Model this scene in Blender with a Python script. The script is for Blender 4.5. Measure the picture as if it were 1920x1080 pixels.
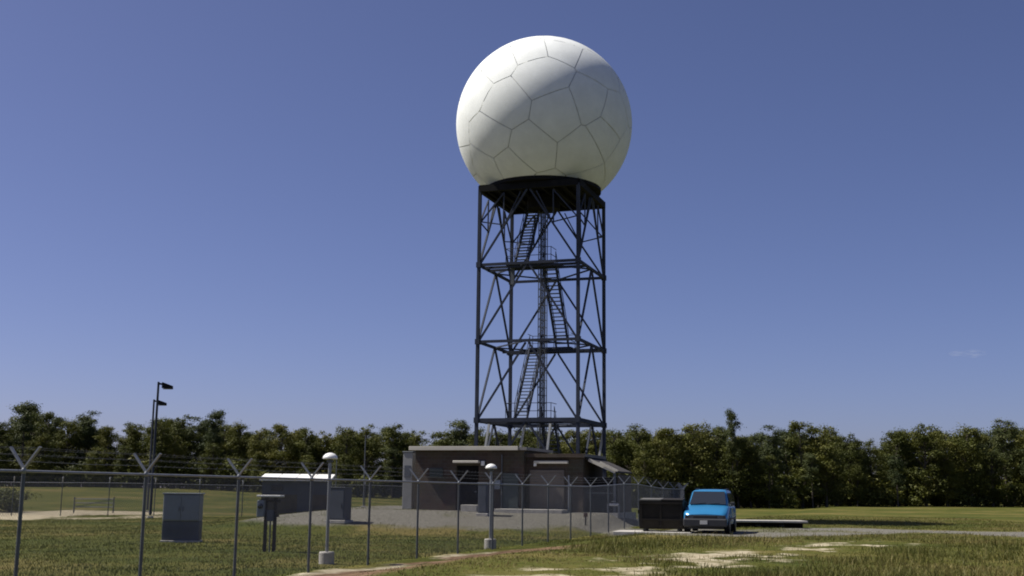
import bpy, bmesh, math, random
import numpy as np
from mathutils import Vector, Matrix

random.seed(7); RNG = np.random.default_rng(11)
for o in list(bpy.data.objects): bpy.data.objects.remove(o)
SC = bpy.context.scene
COL = SC.collection
R = math.radians

# ------------------------------------------------------------------ camera
FPX = 2230.0                      # focal length in photo pixels (1920 wide)
CAMZ = 2.0
PITCH = math.atan(381.0 / FPX)
ROLL = 0.0108
cam_d = bpy.data.cameras.new('camera'); cam = bpy.data.objects.new('camera', cam_d); COL.objects.link(cam)
cam_d.sensor_width = 36.0; cam_d.lens = FPX / 1920 * 36.0; cam_d.clip_end = 20000; cam_d.clip_start = 0.1
CM = Matrix.Translation((0, 0, CAMZ)) @ Matrix.Rotation(math.pi / 2 + PITCH, 4, 'X') @ Matrix.Rotation(ROLL, 4, 'Z')
cam.matrix_world = CM
SC.camera = cam

# ------------------------------------------------------------------ sky, sun, exposure
SUN = Vector((-0.56, 0.09, 0.82)).normalized()
world = bpy.data.worlds.new('World'); SC.world = world; world.use_nodes = True
wn = world.node_tree.nodes; wl = world.node_tree.links; wn.clear()
wo = wn.new('ShaderNodeOutputWorld'); wb = wn.new('ShaderNodeBackground'); ws = wn.new('ShaderNodeTexSky')
ws.sky_type = 'NISHITA'; ws.sun_disc = False
ws.sun_elevation = math.asin(SUN.z); ws.sun_rotation = math.atan2(SUN.x, SUN.y)
ws.altitude = 500; ws.air_density = 0.7; ws.dust_density = 1.6; ws.ozone_density = 7.0
wt = wn.new('ShaderNodeMix'); wt.data_type = 'RGBA'; wt.blend_type = 'MULTIPLY'; wt.inputs[0].default_value = 1.0
wt.inputs[7].default_value = (1.13, 0.90, 0.98, 1)       # the photograph's white balance leans to violet
wl.new(ws.outputs[0], wt.inputs[6]); wl.new(wt.outputs[2], wb.inputs[0]); wb.inputs[1].default_value = 0.075
wl.new(wb.outputs[0], wo.inputs[0])
sun_d = bpy.data.lights.new('sun', 'SUN'); sun = bpy.data.objects.new('sun', sun_d); COL.objects.link(sun)
sun_d.energy = 5.0; sun_d.angle = R(0.53); sun_d.color = (1.0, 0.955, 0.88)
sun.rotation_euler = (-SUN).to_track_quat('-Z', 'Y').to_euler(); sun.location = (0, 0, 60)
SC.view_settings.view_transform = 'Standard'; SC.view_settings.look = 'None'
SC.view_settings.exposure = 0.38; SC.view_settings.gamma = 1.0; SC.view_settings.use_curve_mapping = False

# ------------------------------------------------------------------ terrain
def sst(a, b, x):
    t = np.clip((x - a) / (b - a), 0, 1); return t * t * (3 - 2 * t)
FDIR = np.array((math.sin(0.3234), math.cos(0.3234)))                  # direction of the near fence
F0 = np.array((-8.06, 19.96)); FSP = 3.36                              # its first post in view, post spacing
def fence_d(x, y):                                                     # metres to the right of the near fence
    return (x - F0[0]) * FDIR[1] - (y - F0[1]) * FDIR[0]
def ground_z(x, y):
    x = np.asarray(x, float); y = np.asarray(y, float)
    z = 0.0 * x
    dx = np.maximum(-8.0 - x, 0) + np.maximum(x - 6.0, 0) * 3.2; dy = np.maximum(np.abs(y - 74) - 9.5, 0)
    m = 0.9 * (1 - sst(0, 11, np.hypot(dx, dy)))
    d = fence_d(x, y); m = m * (0.25 + 0.75 * sst(-0.2, -2.0, d))
    verge = 0.30 * sst(0.4, 4.0, d) * (1 - sst(150, 400, y) * 0)
    z = np.maximum(m, verge * sst(10, 25, y)) + 0.05 * np.sin(x * 0.31 + 1) * np.sin(y * 0.27) * sst(3, 8, np.abs(d) + 3)
    z = z + 1.75 * sst(84, 165, y) * sst(10, -60, x) + 0.12 * sst(90, 190, y)
    return z
def gz(x, y): return float(ground_z(x, y))
def ray(px, py):
    v = Vector(((px - 960) / FPX, -(py - 540) / FPX, -1.0)); return (CM.to_3x3() @ v).normalized()
def at_depth(px, py, Y):
    r = ray(px, py); t = Y / r.y; return Vector((r.x * t, Y, CAMZ + r.z * t))
def on_ground(px, py):
    r = ray(px, py); t = 5.0
    for i in range(4000):
        p = r * t
        if p.z + CAMZ < gz(p.x, p.y): break
        t += 0.08
    return Vector((p.x, p.y, gz(p.x, p.y)))

# ------------------------------------------------------------------ materials
MATS = {}
def mat(name, col, rough=0.7, metal=0.0, var=0.12, scale=4.0, bump=0.0, bscale=40.0, spec=0.5, trans=0.0, ior=1.45, var2=None):
    if name in MATS: return MATS[name]
    m = bpy.data.materials.new(name); m.use_nodes = True; MATS[name] = m
    n = m.node_tree.nodes; l = m.node_tree.links; b = n['Principled BSDF']
    tc = n.new('ShaderNodeTexCoord'); no = n.new('ShaderNodeTexNoise'); no.inputs['Scale'].default_value = scale
    no.inputs['Detail'].default_value = 6; no.inputs['Roughness'].default_value = 0.65
    l.new(tc.outputs['Object'], no.inputs['Vector'])
    rp = n.new('ShaderNodeValToRGB'); rp.color_ramp.elements[0].position = 0.3; rp.color_ramp.elements[1].position = 0.72
    lo = tuple(c * (1 - var) for c in col) if var2 is None else var2
    hi = tuple(min(1, c * (1 + var)) for c in col)
    rp.color_ramp.elements[0].color = (*lo, 1); rp.color_ramp.elements[1].color = (*hi, 1)
    l.new(no.outputs['Fac'], rp.inputs['Fac']); l.new(rp.outputs['Color'], b.inputs['Base Color'])
    b.inputs['Roughness'].default_value = rough; b.inputs['Metallic'].default_value = metal
    b.inputs['Specular IOR Level'].default_value = spec
    if trans: b.inputs['Transmission Weight'].default_value = trans; b.inputs['IOR'].default_value = ior
    if bump:
        n2 = n.new('ShaderNodeTexNoise'); n2.inputs['Scale'].default_value = bscale; n2.inputs['Detail'].default_value = 4
        l.new(tc.outputs['Object'], n2.inputs['Vector'])
        bp = n.new('ShaderNodeBump'); bp.inputs['Strength'].default_value = bump; bp.inputs['Distance'].default_value = 0.02
        l.new(n2.outputs['Fac'], bp.inputs['Height']); l.new(bp.outputs['Normal'], b.inputs['Normal'])
    return m
M_PANEL = mat('radome_gelcoat', (0.79, 0.815, 0.775), 0.75, 0, 0.075, 0.8, 0.05, 3, spec=0.25)
M_SEAM = mat('radome_sealant', (0.50, 0.51, 0.50), 0.8)
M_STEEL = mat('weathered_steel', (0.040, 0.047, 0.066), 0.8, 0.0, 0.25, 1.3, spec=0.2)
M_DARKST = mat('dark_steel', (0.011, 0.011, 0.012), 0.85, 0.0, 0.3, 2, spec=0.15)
M_GALV = mat('galvanized_steel', (0.27, 0.28, 0.29), 0.5, 0.55, 0.22, 3)
M_GALVD = mat('galvanized_dull', (0.11, 0.12, 0.13), 0.6, 0.4, 0.25, 2)
M_WIRE = mat('fence_wire', (0.13, 0.135, 0.145), 0.6, 0.4, 0.15, 2)
M_SUNLITST = mat('sunlit_strut_tone', (0.55, 0.55, 0.50), 0.6, 0, 0.12, 2)
M_CONC = mat('concrete', (0.42, 0.40, 0.36), 0.9, 0, 0.22, 2.2, 0.4, 18)
M_FASCIA = mat('cream_fascia', (0.58, 0.54, 0.45), 0.65, 0, 0.10, 1.5)
M_WHITE = mat('white_paint', (0.78, 0.77, 0.73), 0.55, 0, 0.07, 1.5)
M_ROOF = mat('roof_membrane', (0.20, 0.19, 0.175), 0.9, 0, 0.2, 1.2)
M_DOORSHADE = mat('dark_door_and_shade', (0.012, 0.011, 0.0105), 0.85, 0, 0.2, 2, spec=0.1)  # door colour, also the painted-in shade on the headwall face
M_DOORG = mat('grey_green_door_paint', (0.05, 0.062, 0.058), 0.5, 0, 0.15, 2)
M_DOORB = mat('tan_shutter_paint', (0.15, 0.125, 0.10), 0.6, 0, 0.12, 3)
M_CAB = mat('grey_cabinet_paint', (0.20, 0.225, 0.25), 0.5, 0.0, 0.10, 1.5)
M_CABD = mat('dark_cabinet_paint', (0.075, 0.085, 0.105), 0.55, 0, 0.14, 1.5)
M_WOOD = mat('weathered_timber', (0.05, 0.042, 0.033), 0.85, 0, 0.3, 6, 0.3, 40)
M_LAMP = mat('lamp_dome_white', (0.80, 0.79, 0.75), 0.3, 0, 0.03)
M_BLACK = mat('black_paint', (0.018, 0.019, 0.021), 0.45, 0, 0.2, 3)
M_DUMP = mat('dumpster_brown', (0.022, 0.019, 0.015), 0.7, 0, 0.35, 1.6, spec=0.2)
M_RUBBER = mat('tyre_rubber', (0.02, 0.02, 0.021), 0.85)
M_BLUE = mat('blue_car_paint', (0.035, 0.22, 0.44), 0.25, 0.25, 0.05, 1.2)
M_GLASS = mat('tinted_glass', (0.02, 0.026, 0.034), 0.06, 0, 0.05, 1, spec=0.7)
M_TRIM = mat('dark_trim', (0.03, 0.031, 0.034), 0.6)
M_CHROME = mat('dull_chrome', (0.45, 0.46, 0.47), 0.3, 0.9, 0.1)
M_HEADL = mat('headlight_glass', (0.12, 0.13, 0.14), 0.45, 0, 0.1)
M_PLATE = mat('plate_white', (0.5, 0.5, 0.47), 0.6)
M_BARK = mat('bark', (0.085, 0.07, 0.055), 0.95, 0, 0.35, 3, 0.5, 14)

def brick_mat():
    m = bpy.data.materials.new('brown_brick'); m.use_nodes = True
    n = m.node_tree.nodes; l = m.node_tree.links; b = n['Principled BSDF']; b.inputs['Roughness'].default_value = 0.9
    tc = n.new('ShaderNodeTexCoord'); sp = n.new('ShaderNodeSeparateXYZ'); cb = n.new('ShaderNodeCombineXYZ'); ad = n.new('ShaderNodeMath')
    l.new(tc.outputs['Object'], sp.inputs[0]); l.new(sp.outputs['X'], ad.inputs[0]); l.new(sp.outputs['Y'], ad.inputs[1])
    l.new(ad.outputs[0], cb.inputs['X']); l.new(sp.outputs['Z'], cb.inputs['Y'])
    br = n.new('ShaderNodeTexBrick'); br.inputs['Scale'].default_value = 1.0
    br.inputs['Brick Width'].default_value = 0.4; br.inputs['Row Height'].default_value = 0.2; br.inputs['Mortar Size'].default_value = 0.012
    br.inputs['Color1'].default_value = (0.10, 0.074, 0.052, 1); br.inputs['Color2'].default_value = (0.072, 0.052, 0.037, 1)
    br.inputs['Mortar'].default_value = (0.10, 0.088, 0.072, 1)
    l.new(cb.outputs[0], br.inputs['Vector'])
    no = n.new('ShaderNodeTexNoise'); no.inputs['Scale'].default_value = 0.9; no.inputs['Detail'].default_value = 7
    l.new(tc.outputs['Object'], no.inputs['Vector'])
    mx = n.new('ShaderNodeMix'); mx.data_type = 'RGBA'; mx.blend_type = 'MULTIPLY'; mx.inputs[0].default_value = 0.5
    l.new(br.outputs['Color'], mx.inputs[6]); l.new(no.outputs['Color'], mx.inputs[7]); l.new(mx.outputs[2], b.inputs['Base Color'])
    bp = n.new('ShaderNodeBump'); bp.inputs['Strength'].default_value = 0.5; bp.inputs['Distance'].default_value = 0.01
    l.new(br.outputs['Fac'], bp.inputs['Height']); bp.invert = True; l.new(bp.outputs['Normal'], b.inputs['Normal'])
    return m
M_BRICK = brick_mat()

def leaf_mat(name, c0, c1, c2):
    m = bpy.data.materials.new(name); m.use_nodes = True
    n = m.node_tree.nodes; l = m.node_tree.links; b = n['Principled BSDF']
    at = n.new('ShaderNodeAttribute'); at.attribute_name = 'tone'
    oi = n.new('ShaderNodeObjectInfo'); ad = n.new('ShaderNodeMath'); ad.operation = 'MULTIPLY_ADD'
    ad.inputs[1].default_value = 0.5; l.new(oi.outputs['Random'], ad.inputs[0])
    sc = n.new('ShaderNodeMath'); sc.operation = 'MULTIPLY'; sc.inputs[1].default_value = 0.55
    l.new(at.outputs['Fac'], sc.inputs[0]); l.new(sc.outputs[0], ad.inputs[2])
    rp = n.new('ShaderNodeValToRGB'); e = rp.color_ramp.elements
    e[0].position = 0.0; e[0].color = (*c0, 1); e[1].position = 1.0; e[1].color = (*c2, 1)
    k = e.new(0.5); k.color = (*c1, 1)
    l.new(ad.outputs[0], rp.inputs['Fac']); l.new(rp.outputs['Color'], b.inputs['Base Color'])
    b.inputs['Roughness'].default_value = 0.65; b.inputs['Specular IOR Level'].default_value = 0.25
    tr = n.new('ShaderNodeBsdfTranslucent'); l.new(rp.outputs['Color'], tr.inputs['Color'])
    ms = n.new('ShaderNodeMixShader'); ms.inputs[0].default_value = 0.22
    l.new(b.outputs[0], ms.inputs[1]); l.new(tr.outputs[0], ms.inputs[2])
    l.new(ms.outputs[0], n['Material Output'].inputs['Surface'])
    return m
M_LEAF = leaf_mat('broadleaf_foliage', (0.038, 0.048, 0.008), (0.085, 0.095, 0.014), (0.150, 0.140, 0.026))
M_PINE = leaf_mat('pine_foliage', (0.032, 0.046, 0.014), (0.062, 0.078, 0.022), (0.110, 0.118, 0.036))
M_GRASS = leaf_mat('grass_blades', (0.048, 0.062, 0.007), (0.082, 0.094, 0.012), (0.16, 0.14, 0.034))
M_TALL = leaf_mat('tall_grass_blades', (0.060, 0.074, 0.011), (0.100, 0.104, 0.020), (0.22, 0.175, 0.062))

# ------------------------------------------------------------------ mesh helpers
class MB:
    def __init__(s): s.v = []; s.f = []; s.sm = []
    def add(s, vs, fs, smooth=False):
        b = len(s.v); s.v += [tuple(p) for p in vs]; s.f += [tuple(i + b for i in f) for f in fs]; s.sm += [smooth] * len(fs); return s
    def box(s, c, d, rz=0.0, bev=0.0, M=None):
        x, y, z = d[0] / 2, d[1] / 2, d[2] / 2
        if bev <= 0:
            vs = [(-x, -y, -z), (x, -y, -z), (x, y, -z), (-x, y, -z), (-x, -y, z), (x, -y, z), (x, y, z), (-x, y, z)]
            fs = [(0, 3, 2, 1), (4, 5, 6, 7), (0, 1, 5, 4), (1, 2, 6, 5), (2, 3, 7, 6), (3, 0, 4, 7)]
        else:
            bm = bmesh.new(); bmesh.ops.create_cube(bm, size=1)
            for v in bm.verts: v.co = Vector((v.co.x * d[0], v.co.y * d[1], v.co.z * d[2]))
            bmesh.ops.bevel(bm, geom=bm.edges[:], offset=bev, segments=2, profile=0.5, affect='EDGES')
            bm.verts.index_update(); vs = [tuple(v.co) for v in bm.verts]; fs = [tuple(v.index for v in f.verts) for f in bm.faces]; bm.free()
        Mx = (M or Matrix.Identity(4)) @ Matrix.Translation(c) @ Matrix.Rotation(rz, 4, 'Z')
        return s.add([Mx @ Vector(p) for p in vs], fs)
    def bar(s, a, b, w, h=None, up=(0, 0, 1)):
        a = Vector(a); b = Vector(b); d = (b - a).normalized(); u = Vector(up)
        if abs(d.dot(u)) > 0.95: u = Vector((1, 0, 0))
        x = d.cross(u).normalized(); y = x.cross(d); h = h or w; x = x * w / 2; y = y * h / 2
        vs = [a - x - y, a + x - y, a + x + y, a - x + y, b - x - y, b + x - y, b + x + y, b - x + y]
        return s.add(vs, [(0, 1, 2, 3), (7, 6, 5, 4), (1, 0, 4, 5), (2, 1, 5, 6), (3, 2, 6, 7), (0, 3, 7, 4)])
    def tube(s, pts, r, n=8, cap=True):
        pts = [Vector(p) for p in pts]; rs = r if isinstance(r, (list, tuple)) else [r] * len(pts)
        vs = []; fs = []
        for i, p in enumerate(pts):
            d = (pts[min(i + 1, len(pts) - 1)] - pts[max(i - 1, 0)]).normalized()
            u = Vector((0, 0, 1)) if abs(d.z) < 0.95 else Vector((1, 0, 0))
            x = d.cross(u).normalized(); y = x.cross(d)
            for k in range(n):
                a = 2 * math.pi * k / n; vs.append(p + (x * math.cos(a) + y * math.sin(a)) * rs[i])
        for i in range(len(pts) - 1):
            for k in range(n):
                fs.append((i * n + k, i * n + (k + 1) % n, (i + 1) * n + (k + 1) % n, (i + 1) * n + k))
        s.add(vs, fs, True)
        if cap: s.add(vs[:n], [tuple(range(n))[::-1]]); s.add(vs[-n:], [tuple(range(n))])
        return s
    def lathe(s, prof, n=24, c=(0, 0, 0), sharp=False):
        vs = []; fs = []
        for (r, z) in prof:
            for k in range(n):
                a = 2 * math.pi * k / n; vs.append((c[0] + r * math.cos(a), c[1] + r * math.sin(a), c[2] + z))
        for i in range(len(prof) - 1):
            for k in range(n): fs.append((i * n + k, i * n + (k + 1) % n, (i + 1) * n + (k + 1) % n, (i + 1) * n + k))
        fs.append(tuple(range(n))[::-1]); m = (len(prof) - 1) * n; fs.append(tuple(range(m, m + n)))
        return s.add(vs, fs, not sharp)
    def mesh(s, name, m):
        me = bpy.data.meshes.new(name); me.from_pydata(s.v, [], s.f); me.materials.append(m)
        me.polygons.foreach_set('use_smooth', s.sm); me.update(); return me
    def build(s, name, m, parent=None):
        return link(name, s.mesh(name, m), parent)
def link(name, me, parent=None, loc=None, rz=None):
    o = bpy.data.objects.new(name, me); COL.objects.link(o)
    if parent: o.parent = parent
    if loc is not None: o.location = loc
    if rz is not None: o.rotation_euler.z = rz
    return o
def tag(o, label=None, cat=None, group=None, kind=None):
    if label: o['label'] = label
    if cat: o['category'] = cat
    if group: o['group'] = group
    if kind: o['kind'] = kind
    return o
def empty(name, loc, rz=0.0):
    o = bpy.data.objects.new(name, None); COL.objects.link(o); o.location = loc; o.rotation_euler.z = rz; o.empty_display_size = 0.3; return o
def copy_tree(o, parent=None):
    c = o.copy(); COL.objects.link(c); c.parent = parent
    for ch in list(o.children): copy_tree(ch, c)
    return c

# ================================================================== GROUND
def axis(segs):
    out = [segs[0][0]]
    for a, b, st in segs:
        n = max(1, int(round((b - a) / st)))
        out += [a + (b - a) * (i + 1) / n for i in range(n)]
    return np.array(out)
GX = axis([(-2500, -400, 300), (-400, -110, 20), (-110, -46, 3), (-46, -35, 0.6), (-35, 32, 0.3), (32, 110, 3), (110, 400, 20), (400, 2500, 300)])
GY = axis([(-400, -20, 40), (-20, 16, 3), (16, 60, 0.3), (60, 92, 0.6), (92, 230, 4), (230, 500, 30), (500, 3000, 300)])
def vnoise(x, y, sc, seed):
    g = np.random.default_rng(seed).random((64, 64)); u = x / sc; v = y / sc
    i = np.floor(u).astype(int); j = np.floor(v).astype(int); a = u - i; b = v - j
    a = a * a * (3 - 2 * a); b = b * b * (3 - 2 * b)
    G = lambda p, q: g[p % 64, q % 64]
    return (G(i, j) * (1 - a) + G(i + 1, j) * a) * (1 - b) + (G(i, j + 1) * (1 - a) + G(i + 1, j + 1) * a) * b
def fnoise(x, y, sc, seed): return (vnoise(x, y, sc, seed) + 0.5 * vnoise(x, y, sc / 2.1, seed + 1) + 0.25 * vnoise(x, y, sc / 4.3, seed + 2)) / 1.75
def seg_d(x, y, pts):
    best = np.full(np.shape(x), 1e9)
    for (ax, ay), (bx, by) in zip(pts[:-1], pts[1:]):
        t = np.clip(((x - ax) * (bx - ax) + (y - ay) * (by - ay)) / ((bx - ax) ** 2 + (by - ay) ** 2), 0, 1)
        best = np.minimum(best, np.hypot(x - ax - t * (bx - ax), y - ay - t * (by - ay)))
    return best
TRACK = [tuple(on_ground(*p)[:2]) for p in ((960, 1110), (1060, 1076), (1210, 1058), (1370, 1040), (1500, 1030), (1640, 1018))]
TRACK2 = [tuple(on_ground(*p)[:2]) for p in ((1150, 1085), (1260, 1064), (1390, 1050), (1500, 1041))]
DRIVE = [tuple(on_ground(*p)[:2]) for p in ((1215, 998), (1330, 1002), (1500, 997), (1700, 995), (1890, 1000), (2050, 1010))]
SANDL = [tuple(on_ground(*p)[:2]) for p in ((-140, 969), (-20, 967), (70, 964), (190, 962))]
SANDL2 = [tuple(on_ground(*p)[:2]) for p in ((150, 973), (230, 971), (300, 968))]
def masks(x, y):
    n1 = fnoise(x, y, 1.6, 3); n2 = fnoise(x, y, 5.0, 9); d = fence_d(x, y)
    n3 = fnoise(x, y, 0.8, 33)
    sand = 0.74 * sst(3.0, 0.6, seg_d(x, y, TRACK) + (n1 - 0.5) * 2.2) * sst(0.42, 0.60, n3 * .5 + n1 * .5)
    sand = np.maximum(sand, 0.72 * sst(2.0, 0.3, seg_d(x, y, TRACK2) + (n1 - 0.5) * 1.8) * sst(0.46, 0.66, n3))
    sand = np.maximum(sand, sst(7.0, 4.5, seg_d(x, y, SANDL) + (n2 - 0.5) * 8 + (n1 - .5) * 3))
    sand = np.maximum(sand, 0.6 * sst(2.4, 1.0, seg_d(x, y, SANDL2) + (n1 - 0.5) * 2))
    strip = sst(-0.2, 0.5, d + (n1 - .5) * 1.4) * sst(1.5, 0.4, d + (n1 - .5) * 1.6) * sst(46, 36, y) * sst(0.30, 0.55, fnoise(x, y, 2.6, 15))
    sand = np.maximum(sand, 0.8 * strip)
    soil = sst(0.2, 0.9, d + (n1 - .5)) * sst(4.4, 2.4, d + (n2 - .5) * 2.5) * sst(20, 24, y) * sst(46, 38, y) * sst(0.22, 0.42, n1)
    dx = np.maximum(np.abs(x + 0.5) - 7.3, 0); dy = np.maximum(np.abs(y - 74) - 11.5, 0)
    grav = sst(7.2, 3.6, np.hypot(dx, dy) + (n1 - 0.5) * 2.2) * sst(0.3, -0.4, d + (n1 - .5))
    grav = np.maximum(grav, 0.8 * sst(4.2, 2.4, seg_d(x, y, DRIVE) + (n1 - .5) * 3))
    grav = grav * (0.62 + 0.38 * sst(0.3, 0.55, fnoise(x, y, 3.0, 51)))
    return sand, soil, grav
def ground_mat():
    m = bpy.data.materials.new('field_ground'); m.use_nodes = True
    n = m.node_tree.nodes; l = m.node_tree.links; b = n['Principled BSDF']; b.inputs['Roughness'].default_value = 0.95
    b.inputs['Specular IOR Level'].default_value = 0.1
    tc = n.new('ShaderNodeTexCoord')
    def noise(s, d=6):
        q = n.new('ShaderNodeTexNoise'); q.inputs['Scale'].default_value = s; q.inputs['Detail'].default_value = d; q.inputs['Roughness'].default_value = 0.7
        l.new(tc.outputs['Object'], q.inputs['Vector']); return q
    def ramp(src, stops):
        r = n.new('ShaderNodeValToRGB'); e = r.color_ramp.elements
        e[0].position, e[0].color = stops[0][0], (*stops[0][1], 1); e[1].position, e[1].color = stops[-1][0], (*stops[-1][1], 1)
        for p, c in stops[1:-1]: k = e.new(p); k.color = (*c, 1)
        l.new(src, r.inputs['Fac']); return r.outputs['Color']
    big = noise(0.12); fine = noise(2.3, 8); tiny = noise(14, 5)
    grass = ramp(big.outputs['Fac'], [(0.36, (0.045, 0.058, 0.010)), (0.5, (0.078, 0.082, 0.016)), (0.64, (0.15, 0.122, 0.042))])
    g2 = ramp(fine.outputs['Fac'], [(0.3, (0.62, 0.66, 0.55)), (0.7, (1.25, 1.2, 1.15))])
    mg = n.new('ShaderNodeMix'); mg.data_type = 'RGBA'; mg.blend_type = 'MULTIPLY'; mg.inputs[0].default_value = 0.9
    l.new(grass, mg.inputs[6]); l.new(g2, mg.inputs[7]); cur = mg.outputs[2]
    cols = {'grav': ramp(tiny.outputs['Fac'], [(0.34, (0.062, 0.058, 0.046)), (0.5, (0.135, 0.127, 0.105)), (0.66, (0.25, 0.24, 0.205))]),
            'soil': ramp(fine.outputs['Fac'], [(0.32, (0.085, 0.050, 0.028)), (0.55, (0.155, 0.098, 0.058)), (0.72, (0.28, 0.21, 0.13))]),
            'sand': ramp(fine.outputs['Fac'], [(0.3, (0.22, 0.18, 0.105)), (0.5, (0.36, 0.31, 0.21)), (0.7, (0.50, 0.45, 0.33))])}
    for k in ('grav', 'soil', 'sand'):
        at = n.new('ShaderNodeAttribute'); at.attribute_name = k
        ad = n.new('ShaderNodeMath'); ad.operation = 'MULTIPLY_ADD'; ad.inputs[1].default_value = 0.9; ad.inputs[2].default_value = -0.45
        l.new(fine.outputs['Fac'], ad.inputs[0])
        a2 = n.new('ShaderNodeMath'); a2.operation = 'ADD'; l.new(ad.outputs[0], a2.inputs[0]); l.new(at.outputs['Fac'], a2.inputs[1])
        mr = n.new('ShaderNodeMapRange'); mr.inputs[1].default_value = 0.25; mr.inputs[2].default_value = 0.72; l.new(a2.outputs[0], mr.inputs[0])
        mx = n.new('ShaderNodeMix'); mx.data_type = 'RGBA'; l.new(mr.outputs[0], mx.inputs[0]); l.new(cur, mx.inputs[6]); l.new(cols[k], mx.inputs[7]); cur = mx.outputs[2]
    l.new(cur, b.inputs['Base Color'])
    bp = n.new('ShaderNodeBump'); bp.inputs['Strength'].default_value = 0.7; bp.inputs['Distance'].default_value = 0.08
    l.new(fine.outputs['Fac'], bp.inputs['Height']); l.new(bp.outputs['Normal'], b.inputs['Normal'])
    return m
def build_ground():
    X, Y = np.meshgrid(GX, GY); Z = ground_z(X, Y); nx = len(GX); ny = len(GY)
    sa, so, gr = masks(X, Y)
    Z = Z + (fnoise(X, Y, 1.1, 21) - 0.5) * 0.10 * (np.abs(X) < 36) * (Y > 16) * (Y < 92) * (1 - 0.7 * gr)
    me = bpy.data.meshes.new('ground'); co = np.stack([X, Y, Z], -1).reshape(-1, 3)
    i = np.arange(nx - 1)[None, :] + np.arange(ny - 1)[:, None] * nx
    q = np.stack([i, i + 1, i + 1 + nx, i + nx], -1).reshape(-1, 4)
    me.vertices.add(len(co)); me.vertices.foreach_set('co', co.ravel())
    me.loops.add(q.size); me.loops.foreach_set('vertex_index', q.ravel().astype(np.int32))
    me.polygons.add(len(q)); me.polygons.foreach_set('loop_start', np.arange(len(q), dtype=np.int32) * 4)
    me.update(calc_edges=True); me.polygons.foreach_set('use_smooth', [True] * len(q))
    for k, a in (('sand', sa), ('soil', so), ('grav', gr)):
        at = me.attributes.new(k, 'FLOAT', 'POINT'); at.data.foreach_set('value', a.ravel().astype(np.float32))
    me.materials.append(ground_mat())
    tag(link('ground', me), 'rough grassy field with sand tracks and gravel around the radar tower', None, None, 'structure')
build_ground()

# ================================================================== RADAR TOWER
TX, TY, TYAW = 2.05, 77.7, R(-18.5)
HW = 3.32; LEV = [1.4, 6.4, 11.4, 16.4, 21.35]
tower = empty('radar_tower', (TX, TY, 0.9), TYAW)
tag(tower, 'tall weather radar tower with white panelled radome on a dark steel lattice frame', 'radar tower')
TZ = 0.9
def P(x, y, z): return (x, y, z - TZ)
CR = [(-HW, -HW), (HW, -HW), (HW, HW), (-HW, HW)]
def tbar(name, a, b, w, m=M_STEEL, parent=None, h=None):
    return MB().bar(P(*a), P(*b), w, h).build(name, m, parent or tower)
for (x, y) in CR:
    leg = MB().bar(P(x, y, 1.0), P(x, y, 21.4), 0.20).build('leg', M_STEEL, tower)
    for z in LEV[1:4]: MB().box(P(x, y, z), (0.30, 0.30, 0.34)).build('gusset', M_STEEL, leg)
    MB().lathe([(0.55, -0.6), (0.55, 0.45), (0.50, 0.5)], 20, P(x, y, 0.9), True).build('footing', M_CONC, tower)
def lerp(a, b, t): return tuple(a[i] + (b[i] - a[i]) * t for i in range(len(a)))
for li, z in enumerate(LEV):
    for i in range(4):
        a = CR[i]; b = CR[(i + 1) % 4]; k = 0.11 / (2 * HW)
        p, q = lerp(a, b, k), lerp(a, b, 1 - k)
        if li == 4: continue
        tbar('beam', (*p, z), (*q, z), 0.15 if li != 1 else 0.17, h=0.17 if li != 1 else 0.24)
    if li in (1, 2, 3):
        mids = [lerp(CR[i], CR[(i + 1) % 4], 0.5) for i in range(4)]
        for i in range(4):
            m0, m1 = mids[i], mids[(i + 1) % 4]
            tbar('plan_brace', (*lerp(m0, m1, 0.03), z), (*lerp(m0, m1, 0.97), z), 0.09)
for bay in range(4):
    z0, z1 = LEV[bay], LEV[bay + 1]
    for i in range(4):
        a = CR[i]; b = CR[(i + 1) % 4]; md = lerp(a, b, 0.5)
        for (c, e) in ((a, 0.02), (b, 0.02)):
            s = lerp(c, md, 0.03)
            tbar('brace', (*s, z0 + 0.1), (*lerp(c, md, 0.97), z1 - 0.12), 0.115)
        if bay == 3:      # the crowded knee bracing right under the platform
            for c, o in ((a, b), (b, a)):
                tbar('knee_brace', (*lerp(c, o, 0.02), 19.3), (*lerp(c, o, 0.25), 21.1), 0.085)
                tbar('knee_brace', (*lerp(c, o, 0.245), z0 + 2.5), (*lerp(c, o, 0.25), 21.1), 0.075)
                tbar('knee_brace', (*lerp(c, o, 0.02), 19.25), (*lerp(c, o, 0.26), z0 + 2.55), 0.07)
                tbar('knee_brace', (*lerp(c, o, 0.26), 19.0), (*lerp(c, o, 0.42), 21.1), 0.07)
# struts in the lowest bay, sunlight on them put into the pale colour
for (x, y, x2, y2) in ((-HW + .1, -HW - .15, -HW + 0.9, -HW - .15), (-1.4, -HW + 0.9, -0.4, -HW + 0.9), (HW - .9, HW + .16, HW - .1, HW + .16), (1.0, -HW - .16, 1.6, -HW - .16)):
    tbar('sunlit_strut', (x, y, 1.0), (x2, y2, 6.15), 0.13, M_SUNLITST)
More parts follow.
